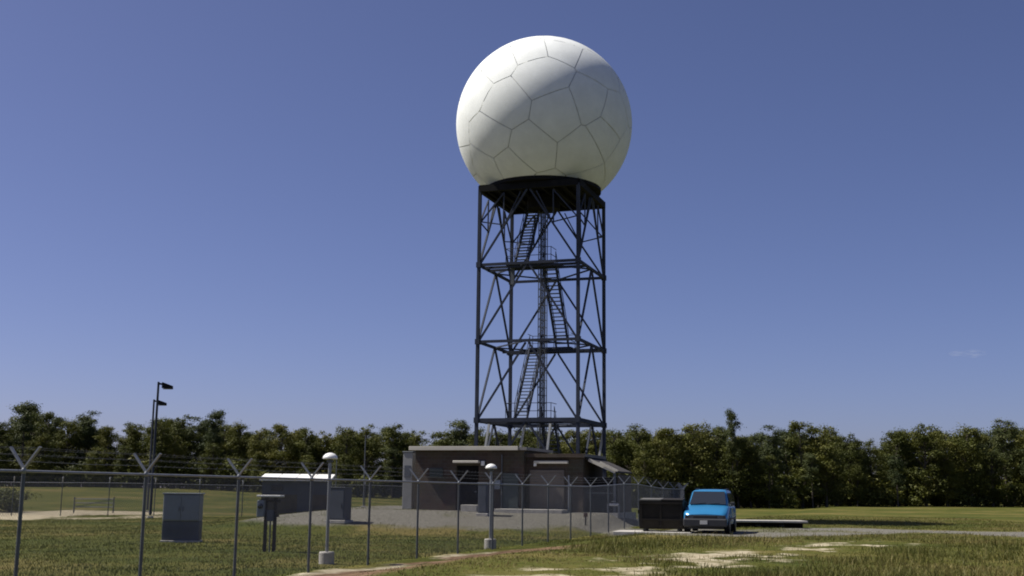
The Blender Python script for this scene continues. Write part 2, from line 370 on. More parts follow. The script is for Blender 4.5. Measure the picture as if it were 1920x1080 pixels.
# platform under the radome
ZP = 21.35
plat = MB()
for i in range(4):
    a = CR[i]; b = CR[(i + 1) % 4]; plat.bar(P(*a, ZP + 0.12), P(*b, ZP + 0.12), 0.26, 0.42)
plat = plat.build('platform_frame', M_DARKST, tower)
g = MB()
for k in range(9):
    t = -HW + 0.35 + k * (2 * HW - 0.7) / 8
    g.bar(P(t, -HW + .13, ZP + 0.14), P(t, HW - .13, ZP + 0.14), 0.12, 0.26)
g.build('joist', M_DARKST, plat)
MB().box(P(0, 0, ZP + 0.33), (2 * HW + 0.12, 2 * HW + 0.12, 0.06)).build('deck', M_DARKST, tower)
MB().lathe([(3.6, 0), (3.86, 0.04), (3.86, 0.42), (3.74, 0.46)], 64, P(0, 0, ZP + 0.36), True).build('base_ring', M_DARKST, tower)
MB().lathe([(1.1, 0), (1.1, 0.9)], 24, P(0.0, 0.0, ZP - 0.75), True).build('pedestal_hub', M_DARKST, tower)
# cable ladder in the middle
cl = MB()
for sx in (-0.24, 0.24):
    for sy in (-0.2, 0.2): cl.bar(P(sx - .1, sy + .3, 0.9), P(sx - .1, sy + .3, ZP), 0.05)
z = 1.2; k = 0
while z < 21:
    for sy in (-0.2, 0.2): cl.bar(P(-.34, sy + .3, z), P(.14, sy + .3, z), 0.035)
    cl.bar(P(-.34, .1, z), P(.14, .1, z + 0.5), 0.03); z += 0.5
cl.build('cable_ladder', M_GALVD, tower)
cb = MB()
for sx in (-0.2, -0.1, 0.0): cb.tube([P(sx, .3, 0.95), P(sx, .3, ZP)], 0.04, 8)
cb.build('cable_bundle', M_BLACK, tower)
def stair(x, y0, z0, y1, z1, w=0.85):
    st = empty('stair_flight', P(x, y0, z0)); st.parent = tower; ry, rz_ = y1 - y0, z1 - z0
    for s in (-1, 1): MB().bar((s * w / 2, 0, 0), (s * w / 2, ry, rz_), 0.07, 0.24).build('stringer', M_STEEL, st)
    n = int(rz_ / 0.24); tm = MB().box((0, 0, 0), (w - 0.08, 0.25, 0.045)).mesh('tread', M_GALVD)
    for i in range(1, n + 1):
        t = i / (n + 1); link('tread', tm, st, (0, ry * t, rz_ * t))
    for s in (-1, 1):
        hr = MB(); xx = s * w / 2
        hr.tube([(xx, 0, 0.95), (xx, ry, rz_ + 0.95)], 0.026, 6); hr.tube([(xx, 0, 0.5), (xx, ry, rz_ + 0.5)], 0.02, 6)
        for i in range(6): hr.tube([(xx, ry * i / 5, rz_ * i / 5), (xx, ry * i / 5, rz_ * i / 5 + 0.95)], 0.022, 6)
        hr.build('handrail', M_STEEL, st)
def landing(x0, x1, y0, y1, z, yr):
    ld = MB().box(P((x0 + x1) / 2, (y0 + y1) / 2, z), (x1 - x0, y1 - y0, 0.16)).build('landing', M_STEEL, tower)
    rl = MB()
    for zz in (0.5, 1.0):
        rl.tube([P(x0, y0, z + zz), P(x0, y1, z + zz)], 0.022, 6); rl.tube([P(x1, y0, z + zz), P(x1, y1, z + zz)], 0.022, 6); rl.tube([P(x0, yr, z + zz), P(x1, yr, z + zz)], 0.022, 6)
    for xx in (x0, (x0 + x1) / 2, x1): rl.tube([P(xx, yr, z), P(xx, yr, z + 1.0)], 0.022, 6)
    rl.build('railing', M_STEEL, ld)
    for yy in (y0 + .1, y1 - .1): MB().bar(P(-HW, yy, z - 0.17), P(HW, yy, z - 0.17), 0.09, 0.16).build('joist', M_STEEL, ld)
    return ld
landing(-1.6, 1.4, -2.7, -1.5, 6.5, -2.7); landing(-1.5, 1.5, 1.5, 2.6, 11.45, 2.6); landing(-1.7, 1.35, -2.7, -1.5, 16.5, -2.7)
stair(0.85, 1.6, 0.95, -1.55, 6.4); stair(-0.95, -1.6, 6.58, 1.55, 11.4); stair(0.9, 1.6, 11.5, -1.55, 16.45); stair(-1.05, -1.6, 16.55, 1.4, 21.2)
tbar('hanger', (-1.35, -2.3, 15.2), (-1.35, -2.3, 16.4), 0.22, M_GALVD)

# radome: irregular panels on a sphere
def build_radome():
    RC = Vector(P(0, 0, 26.5)); RR = 5.95; CUT = (ZP + 0.62) - 26.5
    n = 58; rng = np.random.default_rng(5)
    i = np.arange(n) + 0.5; ph = np.arccos(1 - 2 * i / n); th = math.pi * (1 + 5 ** .5) * i
    S = np.stack([np.cos(th) * np.sin(ph), np.sin(th) * np.sin(ph), np.cos(ph)], 1) + rng.normal(0, 0.11, (n, 3))
    S /= np.linalg.norm(S, axis=1)[:, None]
    inner = MB(); pr = []
    for k in range(33):
        a = math.pi * k / 32; zz = math.cos(a) * (RR - 0.05)
        if zz < CUT: break
        pr.append((max(0.001, math.sin(a) * (RR - 0.05)), zz))
    pr.append((math.sqrt((RR - .05) ** 2 - CUT * CUT), CUT)); pr = pr[::-1]
    inner.lathe(pr, 64, RC); shell = inner.build('radome', M_SEAM, tower)
    for c in range(n):
        # tangent-plane Voronoi cell: clip a big polygon by the bisecting planes
        ce = Vector(S[c]); u = ce.orthogonal().normalized(); v = ce.cross(u)
        poly = [ce + (u * math.cos(a) + v * math.sin(a)) * 1.6 for a in [2 * math.pi * k / 8 for k in range(8)]]
        planes = [(ce - Vector(S[j])) for j in range(n) if j != c]
        planes = [(p.normalized(), 0.0042) for p in planes] + [(None, CUT / RR)]
        for (pn, off) in planes:
            out = []
            def val(q): return q.dot(pn) - off * q.length if pn is not None else q.z / q.length - off
            for a, b in zip(poly, poly[1:] + poly[:1]):
                fa, fb = val(a), val(b)
                if fa >= 0: out.append(a)
                if fa * fb < 0:
                    lo, hi = 0.0, 1.0
                    for _ in range(24):
                        md = (lo + hi) / 2
                        if val(a.lerp(b, md)) * fa > 0: lo = md
                        else: hi = md
                    out.append(a.lerp(b, (lo + hi) / 2))
            poly = out
            if len(poly) < 3: break
        if len(poly) < 3: continue
        poly = [q.normalized() for q in poly]
        ring = []
        for a, b in zip(poly, poly[1:] + poly[:1]):
            m = max(1, int((a - b).length / 0.09))
            for k in range(m):
                q = a.lerp(b, k / m)
                ring.append(q.normalized())
        if len(ring) < 3: continue
        # keep the bottom cut flat
        ctr = sum(ring, Vector()) / len(ring); ctr.normalize()
        K = 5; vs = []; fs = []; N = len(ring)
        for k in range(K, 0, -1):
            for q in ring:
                w = ctr.lerp(q, k / K).normalized(); vs.append(RC + w * RR)
        vs.append(RC + ctr * RR)
        for k in range(K - 1):
            for a in range(N): fs.append((k * N + a, k * N + (a + 1) % N, (k + 1) * N + (a + 1) % N, (k + 1) * N + a))
        for a in range(N): fs.append(((K - 1) * N + a, (K - 1) * N + (a + 1) % N, K * N))
        mb = MB(); mb.add(vs, fs, True)
        base = [RC + q * (RR - 0.06) for q in ring]
        mb.add(vs[:N] + base, [(a, a + N, (a + 1) % N + N, (a + 1) % N) for a in range(N)], False)
        me = mb.mesh('panel', M_PANEL)
        bm = bmesh.new(); bm.from_mesh(me); bmesh.ops.recalc_face_normals(bm, faces=bm.faces)
        # make sure the outer face looks outwards
        bm.faces.ensure_lookup_table()
        fc = bm.faces[0]
        if fc.normal.dot(fc.calc_center_median() - RC) < 0: 
            for f in bm.faces[:len(fs)]: f.normal_flip()
        bm.to_mesh(me); bm.free()
        nn = [((Vector(vv.co) - RC).normalized()) for vv in me.vertices]
        me.normals_split_custom_set_from_vertices([tuple(q) for q in nn])
        link('panel', me, shell)
    # lightning rod at the crown
    MB().tube([RC + Vector((0, 0, RR - .03)), RC + Vector((0, 0, RR + 0.12))], 0.06, 8).build('crown_cap', M_PANEL, shell)
build_radome()

# ================================================================== BUILDINGS
def building_left():
    o = at_depth(778, 900, 68.6); root = empty('equipment_building', (o.x, o.y, 0.9), TYAW * 1.0)
    tag(root, 'low brown brick building with flat roof, cream roof edge and dark doorway', 'building')
    W, D, H = 6.5, 4.6, 3.35
    dx0, dx1, dz = 2.52, 3.85, 2.5
    w = MB(); t = 0.25
    w.box((dx0 / 2, t / 2, H / 2), (dx0, t, H)); w.box(((dx1 + W) / 2, t / 2, H / 2), (W - dx1, t, H)); w.box(((dx0 + dx1) / 2, t / 2, (H + dz) / 2), (dx1 - dx0, t, H - dz))
    w.box((t / 2, D / 2 + t / 2, H / 2), (t, D - t, H)); w.box((W - t / 2, D / 2 + t / 2, H / 2), (t, D - t, H)); w.box((W / 2, D - t / 2 + .001, H / 2), (W - 2 * t, t, H))
    w.build('wall', M_BRICK, root); MB().box((W / 2, D / 2, -0.35), (W + 0.1, D + 0.1, 0.69)).build('foundation', M_CONC, root)
    r = MB().box((W / 2, D / 2, H + 0.08), (W + 0.5, D + 0.6, 0.16)).build('roof', M_ROOF, root)
    fa = MB(); fa.box((W / 2 - .25, -0.325, H + 0.10), (W + 0.02, 0.05, 0.22), bev=0.01); fa.build('fascia', M_FASCIA, r)
    MB().box((-0.275, D / 2, H + 0.10), (0.05, D + 0.6, 0.22), bev=0.01).build('fascia', M_FASCIA, r)
    d = MB().box(((dx0 + dx1) / 2, 0.18, dz / 2 + 0.02), (dx1 - dx0 - 0.1, 0.06, dz - 0.04)).build('door', M_DOORSHADE, root)
    MB().box(((dx0 + dx1) / 2 + 0.45, 0.13, 1.05), (0.12, 0.05, 0.05)).build('door_handle', M_GALV, d)
    MB().box(((dx0 + dx1) / 2, -0.16, dz + 0.20), (dx1 - dx0 + 0.2, 0.42, 0.13), bev=0.02).build('door_canopy', M_FASCIA, root)
    l = MB().box((4.12, -0.07, 2.62), (0.2, 0.14, 0.26), bev=0.03).build('wall_light', M_LAMP, root)
    MB().box((4.12, -0.01, 2.62), (0.32, 0.03, 0.36)).build('mounting_plate', M_BLACK, l)
    MB().box((5.75, -0.025, 1.05), (0.9, 0.05, 2.05), bev=0.01).build('side_door', M_DOORG, root)
    MB().box((5.0, -0.04, 1.45), (0.35, 0.10, 0.5), bev=0.015).build('meter_box', M_CAB, root)
    v = MB().box((1.3, -0.02, 2.1), (0.8, 0.04, 0.5)).build('vent', M_DOORG, root)
    for k in range(5): MB().box((1.3, -0.06, 1.92 + k * 0.09), (0.76, 0.05, 0.03)).build('slat', M_DOORG, v)
    MB().tube([(5.25, -0.08, 0.1), (5.25, -0.08, 3.1)], 0.04, 8).build('downpipe', M_GALVD, root)
building_left()
def building_right():
    o = at_depth(984, 900, 67.0); root = empty('generator_building', (o.x, o.y, 0.9), TYAW)
    tag(root, 'smaller brown brick building with pale lintel, roll shutter and sloping lean-to at its right', 'building')
    W, D, H = 3.35, 4.4, 3.0; t = 0.25
    w = MB(); w.box((W / 2, t / 2, H / 2), (W, t, H)); w.box((t / 2, D / 2, H / 2), (t, D - 2 * t, H)); w.box((W - t / 2, D / 2, H / 2), (t, D - 2 * t, H)); w.box((W / 2, D - t / 2, H / 2), (W, t, H))
    w.build('wall', M_BRICK, root); MB().box((W / 2 + 0.95, D / 2, -0.352), (W + 2.0, D + 0.1, 0.69)).build('foundation', M_CONC, root)
    r = MB().box((W / 2, D / 2, H + 0.08), (W + 0.3, D + 0.4, 0.16)).build('roof', M_ROOF, root)
    MB().box((W / 2, -0.225, H + 0.07), (W + 0.32, 0.05, 0.2)).build('fascia', M_BRICK, r)
    MB().box((1.55, -0.08, 2.70), (1.95, 0.28, 0.15), bev=0.02).build('lintel', M_FASCIA, root)
    MB().box((0.64, -0.12, 2.60), (0.14, 0.18, 0.24), bev=0.02).build('wall_light', M_LAMP, root)
    s = MB().box((1.30, -0.02, 1.15), (2.0, 0.05, 2.26)).build('roll_shutter', M_DOORB, root)
    for k in range(14): MB().box((1.30, -0.055, 0.12 + k * 0.16), (1.96, 0.03, 0.14), bev=0.008).build('slat', M_DOORB, s)
    MB().box((2.55, -0.04, 1.0), (0.08, 0.08, 2.0)).build('downpipe', M_GALV, root)
    # the lean-to on the right
    L = 1.75; z0, z1 = 2.9, 2.15
    lt = MB(); th = 0.1
    lt.add([(W + 0.01, 0.3, z0), (W + L, 0.3, z1), (W + L, D, z1), (W + 0.01, D, z0), (W + 0.01, 0.3, z0 + th), (W + L, 0.3, z1 + th), (W + L, D, z1 + th), (W + 0.01, D, z0 + th)],
           [(0, 3, 2, 1), (4, 5, 6, 7), (0, 1, 5, 4), (1, 2, 6, 5), (2, 3, 7, 6), (3, 0, 4, 7)])
    lt = lt.build('lean_to_roof', mat('dark_metal_roof', (0.06, 0.055, 0.05), 0.8, 0, 0.2, 2, spec=0.2), root)
    MB().bar((W + 0.25, 0.26, z0 - 0.05), (W + L, 0.26, z1 + 0.04), 0.05, 0.17).build('barge_board', M_FASCIA, lt)
    MB().bar((W + 0.9, 0.18, z0 - 0.18), (W + L + 0.15, 0.18, z1 + 0.10), 0.05, 0.10).build('barge_board', M_FASCIA, lt)
    MB().box((W + L - 0.08, 0.4, z1 / 2), (0.12, 0.12, z1 - 0.02)).build('post', M_CABD, root)
    MB().box((W + L / 2, 2.0, 0.95), (L - 0.3, 2.2, 1.9), bev=0.03).build('generator_housing', M_DOORSHADE, root)
    MB().box((W + L - 0.03, D / 2 + 0.4, 1.05), (0.05, D - 1.2, 2.08)).build('side_panel', M_BRICK, root)
    MB().bar((W + 0.1, 0.42, 1.05), (W + L - 0.2, 0.42, 1.05), 0.06).build('guard_rail', M_GALVD, root)
building_right()
# pale slab edges and plinths before the buildings
def slab(px0, px1, py, Y, dep, h, label):
    a = at_depth(px0, py, Y); b = at_depth(px1, py, Y); cx = (a.x + b.x) / 2; z = gz(cx, Y)
    o = MB().box((0, 0, 0), (b.x - a.x, dep, h), bev=0.015).build('concrete_pad', M_CONC, None)
    o.location = (cx, Y, z + h / 2 - 0.06); o.rotation_euler.z = TYAW; tag(o, label, None, None, 'structure'); return o
slab(930, 1062, 958, 65.2, 1.2, 0.26, 'pale concrete slab in front of the brick buildings')
slab(868, 900, 956, 65.9, 0.9, 0.42, 'concrete door step below the dark doorway')
# pale tall cabinet at the left end of the building
c = at_depth(768, 960, 71.5); t = empty('air_handling_unit', (c.x, c.y, gz(c.x, c.y)), TYAW)
tag(t, 'tall pale grey air unit beside left end of brick building', 'air unit')
MB().box((0, 0, 1.65), (0.62, 0.9, 3.3), bev=0.03).build('housing', mat('pale_unit_paint', (0.27, 0.275, 0.27), 0.6, 0, 0.1, 2), t)
MB().box((0, 0, 3.34), (0.7, 0.98, 0.08), bev=0.02).build('cap', M_GALVD, t)
MB().box((0, -0.46, 2.2), (0.4, 0.03, 0.7)).build('grille', M_CABD, t)

# ================================================================== FENCES
FH = 2.26
def mesh_panel(L, H, s=0.058, r=0.0022):
    mb = MB(); n = int((L + H) / s) + 1
    for k in range(-int(H / s) - 1, int(L / s) + 1):
        for sg in (1, -1):
            x0 = k * s; z0 = 0.0; x1 = x0 + H; z1 = H
            if x0 < 0: z0 = -x0; x0 = 0
            if x1 > L: z1 -= (x1 - L); x1 = L
            if x1 - x0 < 0.02: continue
            if sg < 0: a, b = (L - x0, r * 1.2, z0), (L - x1, r * 1.2, z1)
            else: a, b = (x0, -r * 1.2, z0), (x1, -r * 1.2, z1)
            d = (Vector(b) - Vector(a)).normalized(); p = Vector((-d.z, 0, d.x)) * r * 1.1; q = Vector((0, r * 1.1, 0))
            A, B = Vector(a), Vector(b)
            mb.add([A + p, A - p + q, A - p - q, B + p, B - p + q, B - p - q], [(0, 1, 4, 3), (1, 2, 5, 4), (2, 0, 3, 5)])
    return mb
def fence(label, pts, arms=True, r=0.032, wr=0.0018, big_ends=True, sp=3.02):
    """pts: posts in plan; x is along, posts sunk a little in the ground"""
    p0 = pts[0]; root = empty('chain_link_fence', (p0[0], p0[1], gz(*p0)))
    tag(root, label, 'fence', 'chain link fences round the radar compound')
    base = Vector((p0[0], p0[1], gz(*p0)))
    d0 = Vector((pts[1][0] - p0[0], pts[1][1] - p0[1], 0)); L0 = d0.length
    post_me = MB().tube([(0, 0, -0.1), (0, 0, FH)], r, 10).mesh('post', M_GALVD)
    cap_me = MB().lathe([(r + .008, -0.06), (r + .008, 0.02), (r * .5, 0.05)], 10).mesh('cap', M_GALV)
    arm_me = MB().bar((0, 0.0, 0.0), (0, 0.30, 0.36), 0.055, 0.03).mesh('arm', M_GALV)
    meshes = {}
    for i, p in enumerate(pts):
        z = gz(*p); q = pts[min(i + 1, len(pts) - 1)]; q0 = pts[max(i - 1, 0)]
        az = math.atan2(q[1] - q0[1], q[0] - q0[0])
        po = link('post', post_me, root, Vector((p[0], p[1], z)) - base, az)
        if p[2] if len(p) > 2 else False: po.scale = (1.5, 1.5, 1)
        link('cap', cap_me, po, (0, 0, FH))
        if arms:
            link('arm', arm_me, po, (0, 0, FH + 0.02)); link('arm', arm_me, po, (0, 0, FH + 0.02), math.pi)
    for a, b in zip(pts[:-1], pts[1:]):
        za, zb = gz(a[0], a[1]), gz(b[0], b[1]); A = Vector((a[0], a[1], za)) - base; B = Vector((b[0], b[1], zb)) - base
        L = math.hypot(B.x - A.x, B.y - A.y); az = math.atan2(B.y - A.y, B.x - A.x)
        key = round(L, 2)
        if key not in meshes:
            meshes[key] = (mesh_panel(L, FH - 0.08, r=wr).mesh('wire_mesh', M_WIRE), MB().tube([(0.0, 0, 0), (L, 0, 0)], 0.024, 8).mesh('top_rail', M_GALV), L)
        me, rm, LL = meshes[key]
        sl = math.atan2(B.z - A.z, L)
        o = link('wire_mesh', me, root, A + Vector((0, 0, 0.04)), az); o.rotation_euler = (0, -sl, az); o['kind'] = 'stuff'
        o = link('top_rail', rm, root, A + Vector((0, 0, FH - 0.02)), az); o.rotation_euler = (0, -sl, az)
        if arms:
            n = Vector((-math.sin(az), math.cos(az), 0))
            bw = MB()
            for sg in (1, -1):
                for t in (0.35, 0.65, 0.95):
                    off = n * (0.30 * t * sg) + Vector((0, 0, FH + 0.02 + 0.36 * t))
                    bw.tube([A + off, (A + B) / 2 + off - Vector((0, 0, 0.015)), B + off], 0.0018, 4, False)
                    for s in range(int(L / 0.3)):
                        c = A.lerp(B, (s + .5) / int(L / 0.3)) + off
                        bw.bar(c - n * 0.02 + Vector((0, 0, .02)), c + n * 0.02 - Vector((0, 0, .02)), 0.004)
            bw.build('barbed_wire', M_WIRE, root)
    return root
near = [tuple(F0 + FDIR * FSP * k) for k in range(-2, 19)]
near = [(a, b) for a, b in near]
fence('near chain link fence with V barbed wire arms running from foreground to the brick building', near)
cx, cy = near[-1]
rear = [(cx + 0.13 * 3.2 * k, cy + 0.99 * 3.2 * k) for k in range(0, 7)]
fence('far end of chain link fence running straight back towards the trees right of the tower', rear)
fl = [on_ground(x, 967) for x in (113, 283)]
d = (fl[1] - fl[0]); u = d / d.length
far = [(fl[0].x + u.x * 3.1 * k, fl[0].y + u.y * 3.1 * k) for k in range(-5, 11)]
fence('distant chain link fence along the back of the grass yard at left', far, wr=0.0026)

# ================================================================== YARD THINGS
def yard_lamp(px, py, label, hpx):
    p = on_ground(px, py); root = empty('yard_lamp', (p.x, p.y, p.z)); tag(root, label, 'lamp', 'mushroom lamps in the yard')
    MB().lathe([(0.21, -0.15), (0.21, 0.30), (0.19, 0.33)], 24, sharp=True).build('concrete_base', M_CONC, root)
    h = hpx
    MB().tube([(0, 0, 0.32), (0, 0, h - 0.2)], 0.045, 12).build('pole', M_GALV, root)
    MB().lathe([(0.06, -0.02), (0.09, 0.0), (0.09, 0.06), (0.06, 0.08)], 16, (0, 0, h - 0.24), True).build('collar', M_GALVD, root)
    MB().lathe([(0.20, 0.0), (0.21, 0.02), (0.19, 0.08), (0.13, 0.14), (0.05, 0.17), (0.001, 0.175)], 28, (0, 0, h - 0.16)).build('lamp_dome', M_LAMP, root)
yard_lamp(612, 1058, 'mushroom lamp on tall pole with round concrete base, nearer of the two', 2.98)
yard_lamp(919, 1028, 'mushroom lamp on tall pole with round concrete base in front of the brick building', 2.95)

def flood(px, Y, top, label, w):
    b = at_depth(px, 960, Y); z = gz(b.x, Y); r = ray(top[0], top[1]); t = Y / r.y; tx = r.x * t; tz = CAMZ + r.z * t
    root = empty('floodlight_pole', (b.x, Y, z)); tag(root, label, 'light pole', 'floodlight poles at left')
    H = tz - z; dx = 0.25 * (tx - b.x)
    MB().lathe([(0.22, -0.15), (0.22, 0.12)], 20, sharp=True).build('concrete_base', M_CONC, root)
    MB().tube([(0, 0, 0.2), (dx * .5, 0, H * .5), (dx, 0, H)], [0.095, 0.085, 0.075], 12).build('pole', M_STEEL, root)
    a = MB().bar((dx, 0, H - 0.12), (dx + w * 0.45, 0, H - 0.17), 0.12, 0.12).build('arm', M_DARKST, root)
    hd = MB(); x0, x1 = dx + w * 0.3, dx + w
    hd.add([(x0, -.2, H - .42), (x1, -.2, H - .48), (x1, .2, H - .48), (x0, .2, H - .42), (x0, -.16, H - .02), (x1, -.16, H - .26), (x1, .16, H - .26), (x0, .16, H - .02)],
           [(0, 3, 2, 1), (4, 5, 6, 7), (0, 1, 5, 4), (1, 2, 6, 5), (2, 3, 7, 6), (3, 0, 4, 7)])
    hd.build('lamp_head', M_DARKST, root)
    MB().box(((x0 + x1) / 2, 0, H - 0.475), (x1 - x0 - 0.12, 0.3, 0.03)).build('lens', M_HEADL, root)
flood(282, 80.0, (299, 716), 'taller dark floodlight pole rising above the trees at left', 0.95)
flood(276, 97.0, (289, 749), 'shorter looking floodlight pole just behind the taller one at left', 1.0)

# thin mast and small second pole
for px, Y, py, lab in ((681, 80.0, 815, 'thin bare metal mast in front of the trees, left of brick building'), (628, 74.0, 862, 'short thin grey post just right of the mushroom lamp')):
    a = at_depth(px, 960, Y); b = at_depth(px, py, Y); z = gz(a.x, Y)
    root = empty('thin_mast', (a.x, Y, z)); tag(root, lab, 'mast')
    MB().tube([(0, 0, -0.1), (0, 0, b.z - z)], [0.045, 0.03], 8).build('pole', M_GALVD, root)
    MB().box((0, 0, 0.04), (0.3, 0.3, 0.12), bev=0.02).build('base_plate', M_CONC, root)

# grey two-tone cabinet in the near yard
p = on_ground(340, 1016); root = empty('utility_cabinet', p, R(3)); tag(root, 'wide grey utility cabinet with darker lower half standing on the grass', 'cabinet')
MB().box((0, 0, 0.0), (1.42, 0.8, 0.12), bev=0.02).build('concrete_pad', M_CONC, root)
MB().box((0, 0.02, 0.42), (1.36, 0.62, 0.70), bev=0.02).build('lower_housing', M_CABD, root)
b = MB().box((0, 0, 1.26), (1.34, 0.7, 0.98), bev=0.025).build('upper_housing', M_CAB, root)
MB().box((0, -0.0, 1.775), (1.42, 0.80, 0.05), bev=0.015).build('lid', M_CAB, root)
for s in (-1, 1):
    d = MB().box((s * 0.325, -0.36, 1.26), (0.63, 0.03, 0.90), bev=0.01).build('door', M_CAB, root)
    MB().box((s * 0.07, -0.385, 1.22), (0.03, 0.03, 0.16)).build('handle', M_GALVD, d)
for k in range(5): MB().box((0, -0.30, 0.2 + k * 0.09), (1.1, 0.03, 0.03)).build('louver', M_CABD, root)

# meter rack
p = on_ground(503, 1035); root = empty('meter_rack', p, R(-8)); tag(root, 'electric meter rack on two dark posts under a small pale roof', 'meter rack')
for s in (-1, 1): MB().box((s * 0.15 + 0.02, 0, 0.82), (0.09, 0.09, 1.74)).build('post', M_WOOD, root)
MB().box((0, 0, 1.73), (0.78, 0.42, 0.06), bev=0.015).build('roof', M_WHITE, root)
MB().box((0.0, -0.02, 1.58), (0.66, 0.07, 0.09)).build('cross_rail', M_WOOD, root)
MB().box((0.0, -0.02, 1.12), (0.60, 0.06, 0.08)).build('cross_rail', M_WOOD, root)
bx = MB().box((-0.25, -0.13, 1.34), (0.24, 0.16, 0.52), bev=0.02).build('meter_box', M_CAB, root)
MB().lathe([(0.09, 0), (0.09, 0.06), (0.07, 0.09)], 16).build('meter_dial', M_GLASS, bx); bpy.context.view_layer.update()
md = bx.children[0]; md.rotation_euler.x = math.pi / 2; md.location = (-0.25, -0.20, 1.42)
MB().box((0.06, -0.12, 1.12), (0.20, 0.13, 0.34), bev=0.015).build('switch_box', M_CABD, root)
MB().tube([(0.06, -0.1, 0.95), (0.06, -0.08, -0.05)], 0.025, 8).build('conduit', M_GALVD, root)

# tall cabinet on the gravel
def simple_cab(px0, px1, py, ptop, label, m):
    p = on_ground((px0 + px1) / 2, py); w = (px1 - px0) / FPX * p.y; H = (py - ptop) / FPX * p.y
    root = empty('equipment_cabinet', p, TYAW); tag(root, label, 'cabinet')
    MB().box((0, 0, 0.02), (w + 0.15, 0.95, 0.16), bev=0.02).build('concrete_pad', M_CONC, root)
    MB().box((0, 0, H / 2 + 0.05), (w, 0.75, H - 0.1), bev=0.025).build('housing', m, root)
    MB().box((0, 0, H + 0.02), (w + 0.08, 0.83, 0.05), bev=0.015).build('lid', m, root)
    d = MB().box((0, -0.385, H / 2 + 0.05), (w - 0.12, 0.03, H - 0.3), bev=0.01).build('door', m, root)
    MB().box((w * 0.3, -0.415, H / 2), (0.035, 0.035, 0.2)).build('handle', M_GALVD, d)
simple_cab(619, 653, 979, 917, 'tall blue grey cabinet behind the nearer mushroom lamp', M_CABD)
simple_cab(900, 918, 966, 908, 'narrow dark cabinet against the brick building under the wall light', M_CABD)

# white-roofed low shed beyond the yard
def shed():
    a = at_depth(487, 900, 86.0); b = at_depth(622, 900, 86.0); W = b.x - a.x; z = gz((a.x + b.x) / 2, 86); zt = at_depth(550, 897, 86.0).z
    H = zt - z; root = empty('storage_shed', ((a.x + b.x) / 2, 86.8, z), R(2)); tag(root, 'long low grey shed with bright white roof panels behind the yard', 'shed')
    MB().box((0, 0, H / 2 - 0.12), (W - 0.4, 1.8, H - 0.1)).build('wall', M_CABD, root)
    MB().box((0, -0.03, H * 0.26), (W - 0.35, 1.84, H * 0.6)).build('skirt', mat('brown_skirt', (0.10, 0.09, 0.075), 0.85, 0, 0.25, 1.5), root)
    n = 4
    for k in range(n):
        w = W / n; MB().add([(-W / 2 + k * w + .03, -1.25, H - 0.18), (-W / 2 + (k + 1) * w - .03, -1.25, H - 0.18), (-W / 2 + (k + 1) * w - .03, 1.2, H + 0.18), (-W / 2 + k * w + .03, 1.2, H + 0.18),
                              (-W / 2 + k * w + .03, -1.25, H - 0.02), (-W / 2 + (k + 1) * w - .03, -1.25, H - 0.02), (-W / 2 + (k + 1) * w - .03, 1.2, H + 0.34), (-W / 2 + k * w + .03, 1.2, H + 0.34)],
                             [(0, 3, 2, 1), (4, 5, 6, 7), (0, 1, 5, 4), (1, 2, 6, 5), (2, 3, 7, 6), (3, 0, 4, 7)]).build('roof_panel', M_WHITE, root)
    MB().box((0.6, -0.96, H / 2 - 0.2), (0.9, 0.04, H - 0.5)).build('door', M_CABD, root)
    MB().box((-1.3, -0.92, H * 0.74), (0.8, 0.04, 0.4)).build('window', M_GLASS, root)
shed()
# pipe gate in the back yard
a = on_ground(138, 962); b = on_ground(212, 962); root = empty('pipe_gate', a, math.atan2(b.y - a.y, b.x - a.x)); L = (b - a).length
tag(root, 'low pale pipe gate with horizontal bars near the sand patch at left', 'gate')
for zz in (0.45, 0.75, 1.05): MB().tube([(0, 0, zz), (L, 0, zz)], 0.035, 8).build('bar', M_GALV, root)
for xx in (0, L): MB().tube([(xx, 0, -0.1), (xx, 0, 1.2)], 0.05, 8).build('post', M_GALVD, root)
MB().bar((0.05, 0, 0.45), (L - .05, 0, 1.05), 0.04).build('diagonal', M_GALVD, root)

# small marker post on the gravel slope
p = on_ground(1098, 985); root = empty('marker_post', p); tag(root, 'small brown marker stake on the gravel slope', 'stake')
MB().box((0, 0, 0.28), (0.07, 0.05, 0.66), bev=0.008).build('stake', M_WOOD, root); MB().box((0, -0.03, 0.5), (0.2, 0.02, 0.2), bev=0.005).build('plate', mat('rust_plate', (0.16, 0.08, 0.05), 0.8), root)
# small white valve set near the fence
p = on_ground(1150, 966); root = empty('backflow_valve', p, TYAW); tag(root, 'small pale valve assembly with two pipes outside the lean-to', 'valve')
for s in (-.3, .3): MB().tube([(s, 0, -0.05), (s, 0, 0.55), (s * 0.6, 0, 0.62)], 0.05, 8).build('riser_pipe', M_GALV, root)
MB().tube([(-.3, 0, 0.55), (.3, 0, 0.55)], 0.07, 10).build('valve_body', M_WHITE, root)
MB().lathe([(0.12, 0), (0.12, 0.02)], 16, (0, 0, 0.72), True).build('hand_wheel', M_WHITE, root); MB().tube([(0, 0, 0.58), (0, 0, 0.73)], 0.02, 8).build('stem', M_GALV, root)

